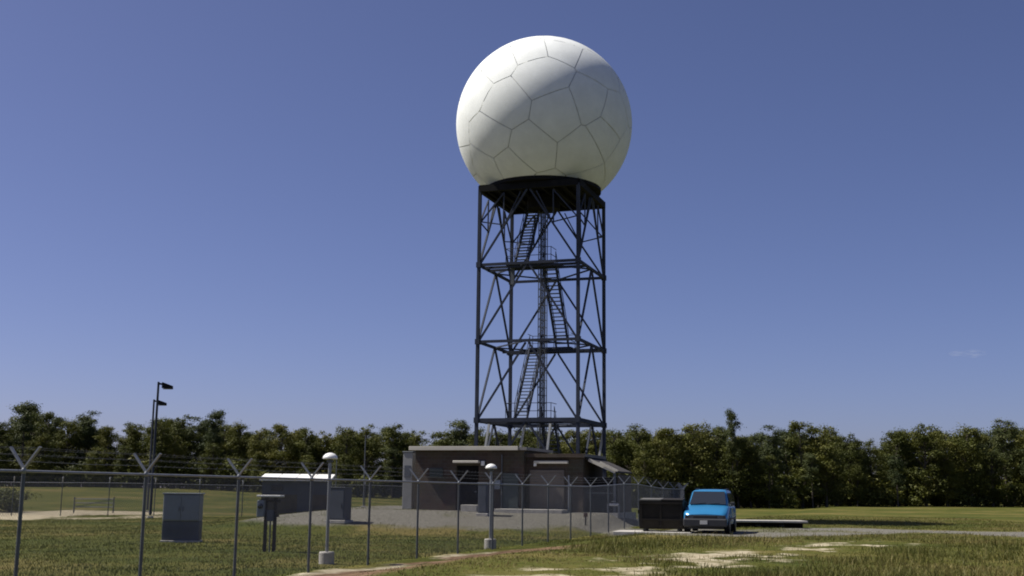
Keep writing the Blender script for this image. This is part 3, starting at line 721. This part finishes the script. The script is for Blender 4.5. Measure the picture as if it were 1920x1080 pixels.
# ================================================================== DUMPSTER
p = on_ground(1243, 998); root = empty('dumpster', p, R(-13)); tag(root, 'dark brown steel dumpster with closed lid left of the blue van', 'dumpster')
W, D, H = 1.92, 1.5, 1.36
def prism(mb, xs0, xs1, prof):           # profile in (y,z), extruded over x
    n = len(prof); vs = [(xs0, y, z) for y, z in prof] + [(xs1, y, z) for y, z in prof]
    fs = [tuple(range(n)), tuple(range(n, 2 * n))[::-1]] + [(i + n, (i + 1) % n + n, (i + 1) % n, i) for i in range(n)]
    return mb.add(vs, fs)
bd = MB(); prism(bd, -W / 2, W / 2, [(-D / 2 + 0.12, 0.12), (D / 2, 0.12), (D / 2, H + 0.02), (-D / 2, H - 0.05), (-D / 2, 0.5)]); bd.build('bin', M_DUMP, root)
for s in (-0.5, 0.5):
    ld = MB(); prism(ld, s * W / 2 - W / 4 + .015, s * W / 2 + W / 4 - .015, [(-D / 2 - .04, H - 0.035), (D / 2 + .02, H + 0.03), (D / 2 + .02, H + 0.09), (-D / 2 - .04, H + 0.03)])
    ld.build('lid', M_DUMP if s > 0 else mat('lit_lid', (0.10, 0.095, 0.08), 0.6, 0, 0.2, 2), root)  # left lid: light falling on its top is put into the paler colour
for x in (-W / 2 + .08, -0.02, W / 2 - .08): MB().box((x, -D / 2 - 0.03, H * 0.52), (0.09, 0.05, H * 0.72)).build('stiffener', M_DUMP, root)
MB().box((0, -D / 2 - 0.035, 0.52), (W - 0.05, 0.06, 0.08)).build('rim', M_DUMP, root)
MB().box((0, -D / 2 - 0.035, H - 0.12), (W, 0.07, 0.10)).build('rim', M_DUMP, root)
for s in (-1, 1): MB().box((s * (W / 2 + 0.05), 0, 0.85), (0.09, 1.0, 0.16)).build('fork_pocket', M_DUMP, root)
for sx in (-1, 1):
    for sy in (-1, 1): MB().box((sx * 0.75, sy * 0.5, 0.06), (0.12, 0.2, 0.18)).build('skid', M_BLACK, root)
o = MB().box((0, 0, 0), (3.4, 2.2, 0.16), bev=0.02).build('concrete_pad', M_CONC); o.location = (p.x - 0.4, p.y - 0.2, p.z - 0.035); o.rotation_euler.z = R(-13)
tag(o, 'pale concrete pad under the dumpster', None, None, 'structure'); root.location.z += 0.045

# ================================================================== BLUE VAN
def van():
    p = on_ground(1333, 998); view = math.atan2(p.x, p.y); yaw = -(view + R(6.0))
    root = empty('van', (p.x, p.y, p.z), yaw)           # local -Y is forward
    tag(root, 'bright blue van parked facing the camera beside the dumpster', 'van')
    # stations along y (front at y=-2.25): half width, bottom z, belt z, top half width, top z
    lower = [(-2.28, 0.82, 0.42, 0.80), (-2.20, 0.92, 0.34, 0.88), (-2.0, 0.96, 0.32, 0.97), (-1.6, 0.965, 0.32, 1.09), (-1.15, 0.97, 0.32, 1.19), (-0.6, 0.975, 0.32, 1.18),
             (0.6, 0.975, 0.32, 1.18), (1.7, 0.97, 0.32, 1.17), (2.2, 0.95, 0.34, 1.15), (2.32, 0.92, 0.42, 1.10)]
    def ringl(y, w, zb, zt):
        zm = zb + (zt - zb) * 0.5
        half = [(0, zb), (w * 0.8, zb), (w * 0.965, zb + 0.07), (w, zm), (w * 0.985, zt - 0.10), (w * 0.93, zt - 0.012), (w * 0.75, zt + 0.012), (0, zt + 0.035)]
        return [(x, y, z) for x, z in half] + [(-x, y, z) for x, z in half[-2:0:-1]]
    def loft(mb, rings):
        n = len(rings[0]); vs = [q for r in rings for q in r]; fs = []
        for i in range(len(rings) - 1):
            for k in range(n): fs.append((i * n + k, (i + 1) * n + k, (i + 1) * n + (k + 1) % n, i * n + (k + 1) % n))
        mb.add(vs, fs, True); mb.add(rings[0], [tuple(range(n))]); mb.add(rings[-1], [tuple(range(n))[::-1]]); return mb
    body = loft(MB(), [ringl(*s) for s in lower]).build('body', M_BLUE, root)
    # cabin: glasshouse as a loft of closed rings
    cab = [(-1.12, 0.86, 1.16, 0.85, 1.19), (-0.75, 0.90, 1.16, 0.80, 1.52), (-0.42, 0.91, 1.16, 0.745, 1.80), (-0.2, 0.915, 1.16, 0.735, 1.86), (0.8, 0.915, 1.16, 0.735, 1.90), (1.9, 0.905, 1.16, 0.725, 1.87), (2.12, 0.90, 1.15, 0.72, 1.80), (2.27, 0.88, 1.14, 0.80, 1.2)]
    def ringc(y, w, zb, wt, zt):
        half = [(0, zb), (w, zb), (wt + (w - wt) * 0.12, zt - 0.06), (wt * 0.94, zt - 0.012), (wt * 0.6, zt + 0.006), (0, zt + 0.012)]
        return [(x, y, z) for x, z in half] + [(-x, y, z) for x, z in half[-2:0:-1]]
    loft(MB(), [ringc(*s) for s in cab]).build('cabin', M_BLUE, root)
    # windscreen just proud of the cabin slope
    def quad(name, pts, th, m, parent=root):
        a, b, c, d = [Vector(q) for q in pts]; n = (b - a).cross(d - a).normalized() * th
        return MB().add([a, b, c, d, a + n, b + n, c + n, d + n], [(3, 2, 1, 0), (4, 5, 6, 7), (0, 1, 5, 4), (1, 2, 6, 5), (2, 3, 7, 6), (3, 0, 4, 7)]).build(name, m, parent)
    ws_ = quad('windscreen', [(-0.80, -1.10, 1.235), (0.80, -1.10, 1.235), (0.69, -0.46, 1.785), (-0.69, -0.46, 1.785)], 0.03, M_GLASS)
    for s in (-1, 1):
        MB().bar((s * 0.30 - 0.28, -1.14, 1.25), (s * 0.30 + 0.22, -1.08, 1.30), 0.02).build('wiper', M_BLACK, ws_)
        for (y0, y1) in ((-0.62, 0.12), (0.2, 1.05), (1.13, 1.95)):
            t0 = 0.16 if y0 < -0.5 else 0
            q = [(s * 0.925, y0, 1.25), (s * 0.925, y1, 1.25), (s * 0.79, y1, 1.74), (s * 0.79, y0 + t0 + .1, 1.74)]
            quad('side_window', q if s > 0 else q[::-1], 0.02, M_GLASS)
        MB().box((s * 1.06, -0.78, 1.28), (0.18, 0.10, 0.16), bev=0.03).build('mirror', M_TRIM, root)
        MB().box((s * 0.66, -2.245, 0.70), (0.34, 0.10, 0.15), bev=0.03).build('headlight', M_HEADL, root)
        MB().box((s * 0.84, -2.20, 0.66), (0.08, 0.12, 0.14), bev=0.02).build('indicator', mat('amber_lens', (0.35, 0.12, 0.02), 0.3), root)
        MB().box((s * 0.985, 0.1, 0.62), (0.03, 2.4, 0.09), bev=0.01).build('side_moulding', M_TRIM, root)
        d = MB().box((s * 0.978, -0.2, 0.80), (0.02, 1.05, 0.60), bev=0.008).build('door', M_BLUE, root)
        MB().box((s * 0.995, 0.18, 0.98), (0.03, 0.16, 0.04)).build('handle', M_TRIM, d)
        for y in (-1.42, 1.45):
            w = empty('wheel', (s * 0.86, y, 0.335)); w.parent = root
            prof = [(0.20, -0.11), (0.31, -0.11), (0.335, -0.085), (0.335, 0.085), (0.31, 0.11), (0.20, 0.11)]
            ty = MB().lathe(prof, 28).build('tyre', M_RUBBER, w); ty.rotation_euler.y = math.pi / 2
            rm = MB().lathe([(0.20, -0.08), (0.205, 0.09), (0.17, 0.06), (0.07, 0.07), (0.05, 0.11), (0.001, 0.11)], 20).build('rim', M_CHROME, w); rm.rotation_euler.y = s * math.pi / 2
            ar = MB().lathe([(0.40, -0.02), (0.40, 0.02)], 24).build('wheel_arch', M_BLACK, root); ar.location = (s * 0.958, y, 0.36); ar.rotation_euler.y = math.pi / 2
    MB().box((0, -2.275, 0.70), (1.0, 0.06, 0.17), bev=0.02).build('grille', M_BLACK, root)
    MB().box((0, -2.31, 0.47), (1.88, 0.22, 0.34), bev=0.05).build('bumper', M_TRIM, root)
    MB().box((0, -2.215, 0.69), (1.74, 0.16, 0.20), bev=0.02).build('shaded_front_panel', M_BLACK, root)  # black panel over a deep dark bumper: shade below the hood as colour
    MB().box((-0.05, -2.42, 0.48), (0.32, 0.02, 0.16), bev=0.005).build('number_plate', M_PLATE, root)
    MB().box((0, 0, 0.26), (1.5, 4.0, 0.14)).build('chassis', M_BLACK, root)
    for s in (-1, 1): MB().tube([(s * 0.66, 0.0, 1.93), (s * 0.66, 1.7, 1.93)], 0.02, 6).build('roof_rail', M_TRIM, root)
    MB().box((0, 2.36, 0.48), (1.8, 0.14, 0.2), bev=0.04).build('bumper', M_TRIM, root)
van()

# low concrete headwall right of the van, shade on its face painted near black
a = on_ground(1385, 990); b = on_ground(1505, 990); root = empty('culvert_headwall', ((a.x + b.x) / 2, (a.y + b.y) / 2, gz((a.x + b.x) / 2, (a.y + b.y) / 2)), R(2))
tag(root, 'low pale concrete culvert headwall in the grass right of the van', 'headwall'); L = (b - a).length
MB().box((0, 0.6, 0.31), (L, 1.5, 0.10), bev=0.02).build('cap_slab', M_CONC, root); MB().box((0, 0.75, 0.10), (L - 0.3, 1.0, 0.34)).build('wall', M_DOORSHADE, root)
for s in (-.6, .6): MB().lathe([(0.14, 0), (0.14, 0.05)], 16).build('pipe_mouth', M_BLACK, root)
for k, ch in enumerate([c for c in root.children if c.name.startswith('pipe_mouth')]): ch.rotation_euler.x = math.pi / 2; ch.location = ((k - .5) * 1.2, 0.26, 0.10)

# ================================================================== GRASS
def blades(name, N, region, hmin, hmax, wid, m, label, keep, lean=0.45, seeds=0.0):
    x = RNG.uniform(region[0], region[1], N); y0 = RNG.uniform(0, 1, N)
    y = region[2] * (region[3] / region[2]) ** y0              # denser near the camera
    k = keep(x, y); x = x[k]; y = y[k]; n = len(x); z = ground_z(x, y) + (fnoise(x, y, 1.1, 21) - 0.5) * 0.10 - 0.03
    h = RNG.uniform(hmin, hmax, n) * (0.6 + 0.8 * fnoise(x, y, 2.2, 40)); a = RNG.uniform(0, 2 * math.pi, n)
    dd = fence_d(x, y); h = h * np.clip(np.minimum(seg_d(x, y, TRACK), seg_d(x, y, TRACK2)) / 3.6, 0.40, 1) * np.where((dd > 0) & (dd < 5) & (y < 46), np.clip(dd / 5, 0.35, 1), 1)
    w = wid * RNG.uniform(0.7, 1.3, n); ln = RNG.normal(0, lean, (n, 2)) * h[:, None]
    cx, sx = np.cos(a), np.sin(a)
    v = np.zeros((n, 5, 3))
    v[:, 0] = np.stack([x - cx * w, y - sx * w, z], 1); v[:, 1] = np.stack([x + cx * w, y + sx * w, z], 1)
    mx = x + ln[:, 0] * .35; my = y + ln[:, 1] * .35
    v[:, 2] = np.stack([mx + cx * w * .8, my + sx * w * .8, z + h * .6], 1); v[:, 3] = np.stack([mx - cx * w * .8, my - sx * w * .8, z + h * .6], 1)
    v[:, 4] = np.stack([x + ln[:, 0], y + ln[:, 1], z + h], 1)
    nf = n; idx = np.arange(n) * 5
    quads = np.stack([idx, idx + 1, idx + 2, idx + 3], 1); tris = np.stack([idx + 3, idx + 2, idx + 4], 1)
    me = bpy.data.meshes.new(name); me.vertices.add(n * 5); me.vertices.foreach_set('co', v.ravel())
    loops = np.concatenate([quads.ravel(), tris.ravel()]).astype(np.int32); me.loops.add(len(loops)); me.loops.foreach_set('vertex_index', loops)
    st = np.concatenate([np.arange(n) * 4, n * 4 + np.arange(n) * 3]).astype(np.int32); me.polygons.add(2 * n); me.polygons.foreach_set('loop_start', st)
    me.update(calc_edges=True)
    tone = np.clip(fnoise(x, y, 4.5, 60) * 2.2 - 0.65 + RNG.normal(0, .22, n), 0, 1.2)
    at = me.attributes.new('tone', 'FLOAT', 'POINT'); at.data.foreach_set('value', np.repeat(tone, 5).astype(np.float32))
    me.materials.append(m); tag(link(name, me), label, None, None, 'stuff')
def keep_lawn(x, y):
    s, so, g = masks(x, y); d = fence_d(x, y); r = RNG.random(len(x)); b = np.maximum(np.maximum(s, so * .7), g)
    vis = np.abs(x) < 0.48 * y + 3
    return vis & (d < 0.2) & (r > b * 1.15)
def keep_verge(x, y):
    s, so, g = masks(x, y); d = fence_d(x, y); r = RNG.random(len(x)); b = np.maximum(np.maximum(s * 1.1, so * 1.15), g * 1.3)
    vis = np.abs(x) < 0.48 * y + 3
    return vis & (d > 0.2) & (r > b * 1.05)
def keep_tall(x, y):
    s, so, g = masks(x, y); d = fence_d(x, y); r = RNG.random(len(x)); b = np.maximum(s * 1.2, g * 1.4)
    vis = np.abs(x) < 0.5 * y + 3
    fld = sst(0.46, 0.68, fnoise(x, y, 4.0, 77) + 0.12 * sst(8, 13, x)) * sst(46, 36, y)
    return vis & (d > 3.0) & (r > b * 1.2) & (r < fld + .05)
blades('lawn_grass', 190000, (-34, 8, 20, 86), 0.05, 0.12, 0.011, M_GRASS, 'short olive lawn grass inside the fenced yard', keep_lawn)
blades('verge_grass', 210000, (-4, 34, 21, 95), 0.05, 0.15, 0.010, M_TALL, 'rough verge grass outside the fence', keep_verge)
blades('tall_grass', 70000, (2, 30, 21, 50), 0.15, 0.40, 0.008, M_TALL, 'tall seeding grass at lower right', keep_tall, 0.3)

# ================================================================== TREES
def leaf_cloud(centers, radii, per, size, tone_c, rng, flat=0.9):
    V = []; T = []
    for c, r, t in zip(centers, radii, tone_c):
        n = int(per * (r ** 1.6)) + 6
        d = rng.normal(0, 1, (n, 3)); d /= np.linalg.norm(d, axis=1)[:, None]; rad = rng.uniform(0.2, 1.0, n) ** 0.6 * (1 + np.abs(rng.normal(0, 0.28, n)))
        ax = rng.normal(0, 1, (3, 3)); lob = 1 + 0.28 * np.sin(d @ ax[0] * 3) + 0.22 * np.sin(d @ ax[1] * 5 + 1)
        p = c + d * (rad * lob * r)[:, None] * np.array((rng.uniform(.7, 1.35), rng.uniform(.7, 1.35), flat * rng.uniform(.55, 1.1)))
        nr = d + rng.normal(0, 0.7, (n, 3)) + np.array((0, 0, 0.4)); nr /= np.linalg.norm(nr, axis=1)[:, None]
        u = np.cross(nr, rng.normal(0, 1, (n, 3))); u /= np.linalg.norm(u, axis=1)[:, None]; v = np.cross(nr, u)
        s = size * rng.uniform(0.55, 1.25, n)[:, None]
        V.append(np.stack([p - u * s, p + v * s * .55, p + u * s, p - v * s * .55], 1)); T.append(np.clip(t + rng.normal(0, .14, n), 0, 1))
    return np.concatenate(V), np.concatenate(T)
def crown_mesh(name, V, T, m):
    n = len(V); me = bpy.data.meshes.new(name); me.vertices.add(n * 4); me.vertices.foreach_set('co', V.ravel())
    me.loops.add(n * 4); me.loops.foreach_set('vertex_index', np.arange(n * 4, dtype=np.int32)); me.polygons.add(n); me.polygons.foreach_set('loop_start', np.arange(n, dtype=np.int32) * 4)
    me.update(calc_edges=True); at = me.attributes.new('tone', 'FLOAT', 'POINT'); at.data.foreach_set('value', np.repeat(T, 4).astype(np.float32)); me.materials.append(m); return me
def make_tree(kind, seed):
    rng = np.random.default_rng(seed); mb = MB(); H = 14.0
    lean = rng.normal(0, .25, 2)
    tr = [Vector((lean[0] * (z / H) ** 2, lean[1] * (z / H) ** 2, z)) for z in (-0.3, 1.5, 4, 7, 10, 12.5)]
    if kind == 'broad':
        mb.tube(tr, [0.24, 0.20, 0.17, 0.13, 0.08, 0.03], 7)
        C = []; Rr = []; n = 58
        for i in range(n):
            t = rng.uniform(0, 1) ** 0.8; z = 2.0 + t * (H - 2.5)
            prof = 2.9 * math.sin(math.pi * min(1, 0.12 + 0.80 * t)) ** 0.6 * rng.uniform(0.55, 1.1)
            a = rng.uniform(0, 2 * math.pi); rr = prof * rng.uniform(0.25, 1.0) ** 0.6
            c = np.array((math.cos(a) * rr, math.sin(a) * rr, z)); C.append(c); Rr.append(rng.uniform(0.6, 1.3) * (1.15 - 0.45 * t))
            zz = max(1.5, z - rr * 0.8 - 0.3); f = zz / H; s = Vector((lean[0] * f * f, lean[1] * f * f, zz))
            mb.tube([s, (s + Vector(c)) / 2 + Vector((0, 0, 0.12)), Vector(c)], [0.07, 0.045, 0.015], 5, False)
        V, T = leaf_cloud(C, Rr, 260, 0.145, rng.uniform(0.1, 0.85, n), rng); m = M_LEAF
    elif kind == 'open':
        mb.tube(tr, [0.20, 0.18, 0.15, 0.12, 0.08, 0.03], 7)
        C = []; Rr = []; n = 36
        for i in range(n):
            t = rng.uniform(0, 1) ** 0.6; z = 4.0 + t * (H - 4.2); prof = (2.4 - 1.2 * t) * rng.uniform(0.5, 1.15)
            a = rng.uniform(0, 2 * math.pi); rr = prof * rng.uniform(0.4, 1.0)
            c = np.array((math.cos(a) * rr, math.sin(a) * rr, z)); C.append(c); Rr.append(rng.uniform(0.5, 1.05))
            zz = max(2, z - rr * 0.4); f = zz / H; s = Vector((lean[0] * f * f, lean[1] * f * f, zz)); mb.tube([s, Vector(c)], [0.06, 0.015], 5, False)
        V, T = leaf_cloud(C, Rr, 300, 0.135, rng.uniform(0.1, 0.9, n), rng, 0.75); m = M_PINE
    else:   # shrub layer
        C = []; Rr = []; n = 12
        for i in range(n):
            a = rng.uniform(0, 2 * math.pi); rr = rng.uniform(0, 1.6); z = rng.uniform(0.5, 2.6); c = np.array((math.cos(a) * rr, math.sin(a) * rr, z)); C.append(c); Rr.append(rng.uniform(0.6, 1.1))
            mb.tube([(0, 0, -.2), Vector(c)], [0.05, 0.015], 5, False)
        V, T = leaf_cloud(C, Rr, 170, 0.16, rng.uniform(0.0, 0.7, n), rng); m = M_LEAF
    return mb.mesh('trunk', M_BARK), crown_mesh('crown', V, T, m)
BROAD = [make_tree('broad', 100 + i) for i in range(7)]; OPEN = [make_tree('open', 200 + i) for i in range(5)]; SHRUB = [make_tree('shrub', 300 + i) for i in range(4)]
def plant(name, lib, k, x, y, h, wx, label, cat, group, rng):
    tm, cm = lib[k % len(lib)]; root = empty(name, (x, y, gz(x, y) - 0.05), rng.uniform(0, 6.28)); tag(root, label, cat, group)
    s = h / 14.0; a = link('trunk' if cat == 'tree' else 'stem', tm, root); b = link('crown' if cat == 'tree' else 'foliage', cm, root)
    root.scale = (wx * s, wx * s, s); return root
# skyline of the photograph: (pixel x, pixel y of the tree top)
SKY = [(-60, 775), (0, 786), (50, 757), (90, 772), (130, 786), (165, 770), (205, 797), (245, 790), (300, 782), (345, 775), (405, 774), (450, 790), (490, 800), (530, 793), (575, 800), (610, 806), (650, 798), (690, 793),
       (740, 793), (785, 806), (830, 806), (865, 788), (900, 800), (940, 806), (985, 800), (1030, 804), (1075, 806), (1110, 803), (1150, 803), (1195, 793), (1245, 800), (1300, 791), (1340, 803), (1372, 774), (1405, 818), (1445, 797), (1500, 790), (1545, 797), (1590, 812), (1630, 822), (1680, 803), (1730, 792),
       (1770, 808), (1815, 797), (1880, 787), (1930, 798), (1990, 790)]
def side(px):
    return 'left of the floodlight poles' if px < 280 else 'between the floodlights and brick building' if px < 760 else 'behind the radar tower legs' if px < 1150 else 'behind the blue van' if px < 1420 else 'at the right of the picture'
ORD = ['first', 'second', 'third', 'fourth', 'fifth', 'sixth', 'seventh', 'eighth', 'ninth', 'tenth', 'eleventh', 'twelfth', 'thirteenth', 'fourteenth', 'fifteenth']
def ordinal(px, xs):                # which crown of its row this is, counted from a landmark
    xs = sorted(xs); cnt = lambda a, b: len([q for q in xs if a <= q < b])
    if px < 280: return ORD[cnt(-20, px)] + ' from the left picture edge' if px >= -20 else 'cut off by the left picture edge'
    if px < 760: return ORD[cnt(280, px)] + ' right of the floodlight poles'
    if px < 1150: return ORD[cnt(760, px)] + ' behind the tower and buildings, from left'
    if px < 1420: return ORD[cnt(1150, px)] + ' right of the tower'
    return ORD[cnt(px + .01, 1935)] + ' from the right picture edge' if px < 1935 else 'cut off by the right picture edge'
rng = np.random.default_rng(77)
TD = lambda px: 172 + 14 * math.sin(px * 0.004) + (18 if 700 < px < 1000 else 0)
for i, (px, py) in enumerate(SKY):
    Y = TD(px) + rng.uniform(-3, 3); t = at_depth(px, py, Y); h = t.z - gz(t.x, Y)
    kind = OPEN if px in (50, 165, 865, 1372, 1445, 1880, 405) else BROAD
    lab = {50: 'tall tree with clear round top near left edge of the treeline', 1372: 'tall thin pine standing above its neighbours behind the blue van', 865: 'pale loose tree just left of the tower legs', 1500: 'broad dark tree with high rounded crown right of the van',
           1880: 'tall loose topped tree near right edge of the treeline', 165: 'small topped pine sticking up left of the floodlight poles'}.get(px, 'dark green treeline tree, ' + ordinal(px, [a for a, _ in SKY]))
    plant('pine_tree' if kind is OPEN else 'broadleaf_tree', kind, int(rng.integers(0, 99)), t.x, Y, h * (1.0 if kind is BROAD else 1.02), (0.62 if px == 1372 else rng.uniform(0.95, 1.3)), lab, 'tree', 'trees of the treeline', rng)
for row, (dy, step, drop) in enumerate(((5, 44, 10), (12, 44, 12), (22, 50, 10), (-4, 80, 40), (34, 50, 26))):
    px = -150; qs = [p_ + rng.uniform(-14, 14) for p_ in range(-150, 2080, step)]
    for q in qs:
        px = q; Y = TD(q) + dy + rng.uniform(-2, 2); py = np.interp(q, [a for a, _ in SKY], [b for _, b in SKY]) + drop + rng.uniform(-8, 16)
        t = at_depth(q, py, Y); h = t.z - gz(t.x, Y); kind = OPEN if rng.random() < 0.3 else BROAD
        lab = ('lower tree standing before the treeline, ' + ordinal(q, qs)) if row == 3 else 'tree deeper in the wood, ' + side(q)
        plant('pine_tree' if kind is OPEN else 'broadleaf_tree', kind, int(rng.integers(0, 99)), t.x, Y, h, rng.uniform(0.95, 1.35), lab, 'tree', 'front edge trees' if row == 3 else 'trees deeper in the wood', rng)
px = -150
while px < 2090:
    q = px + rng.uniform(-8, 8); Y = TD(q) + rng.uniform(16, 30); x = at_depth(q, 930, Y).x
    plant('undergrowth_shrub', SHRUB, int(rng.integers(0, 99)), x, Y, rng.uniform(16, 24), rng.uniform(1.3, 1.7), 'shrub deep in the shade of the wood, ' + side(q), 'shrub', 'shrubs inside the wood', rng); px += 36
px = -140
while px < 2080:
    q = px + rng.uniform(-8, 8); Y = TD(q) - 2.5 + rng.uniform(-2.0, 8); x = at_depth(q, 930, Y).x
    plant('undergrowth_shrub', SHRUB, int(rng.integers(0, 99)), x, Y, rng.uniform(11, 22), rng.uniform(1.0, 1.4), 'dark shrub at the foot of the treeline, ' + side(q), 'shrub', 'shrubs under the treeline', rng); px += 27
# dark bushes by the back fence at far left
for px, h in ((-8, 9), (22, 8)):
    p = at_depth(px, 930, 92); plant('bush', SHRUB, px % 4, p.x, 92, h, 1.3, 'dark low bush behind the back fence at left edge, ' + ('outer one' if px < 0 else 'inner one'), 'bush', 'bushes at the left edge', rng)

# ================================================================== CLOUD
def cloud():
    p = at_depth(1815, 663, 2600); m = bpy.data.materials.new('thin_cloud'); m.use_nodes = True; n = m.node_tree.nodes; l = m.node_tree.links; n.clear()
    o = n.new('ShaderNodeOutputMaterial'); v = n.new('ShaderNodeVolumePrincipled'); tc = n.new('ShaderNodeTexCoord'); no = n.new('ShaderNodeTexNoise'); no.inputs['Scale'].default_value = 3.2; no.inputs['Detail'].default_value = 5
    l.new(tc.outputs['Generated'], no.inputs['Vector'])
    mp = n.new('ShaderNodeMapRange'); mp.inputs[1].default_value = 0.45; mp.inputs[2].default_value = 0.75; mp.inputs[4].default_value = 0.010
    l.new(no.outputs['Fac'], mp.inputs[0]); l.new(mp.outputs[0], v.inputs['Density']); v.inputs['Color'].default_value = (1, 1, 1, 1); l.new(v.outputs[0], o.inputs['Volume'])
    mb = MB(); rg = random.Random(3)
    bm = bmesh.new(); bmesh.ops.create_icosphere(bm, subdivisions=3, radius=1)
    for q in bm.verts: q.co = Vector((q.co.x * 44, q.co.y * 20, q.co.z * 8 * (1 + 0.3 * math.sin(q.co.x * 5))))
    me = bpy.data.meshes.new('cloud'); bm.to_mesh(me); bm.free(); me.materials.append(m)
    tag(link('cloud', me, None, p), 'small thin wisp of white cloud low in the right sky', 'cloud', None, 'stuff')
cloud()
SC.cycles.filter_width = 1.9; SC.cycles.volume_bounces = 2; SC.cycles.volume_step_rate = 4
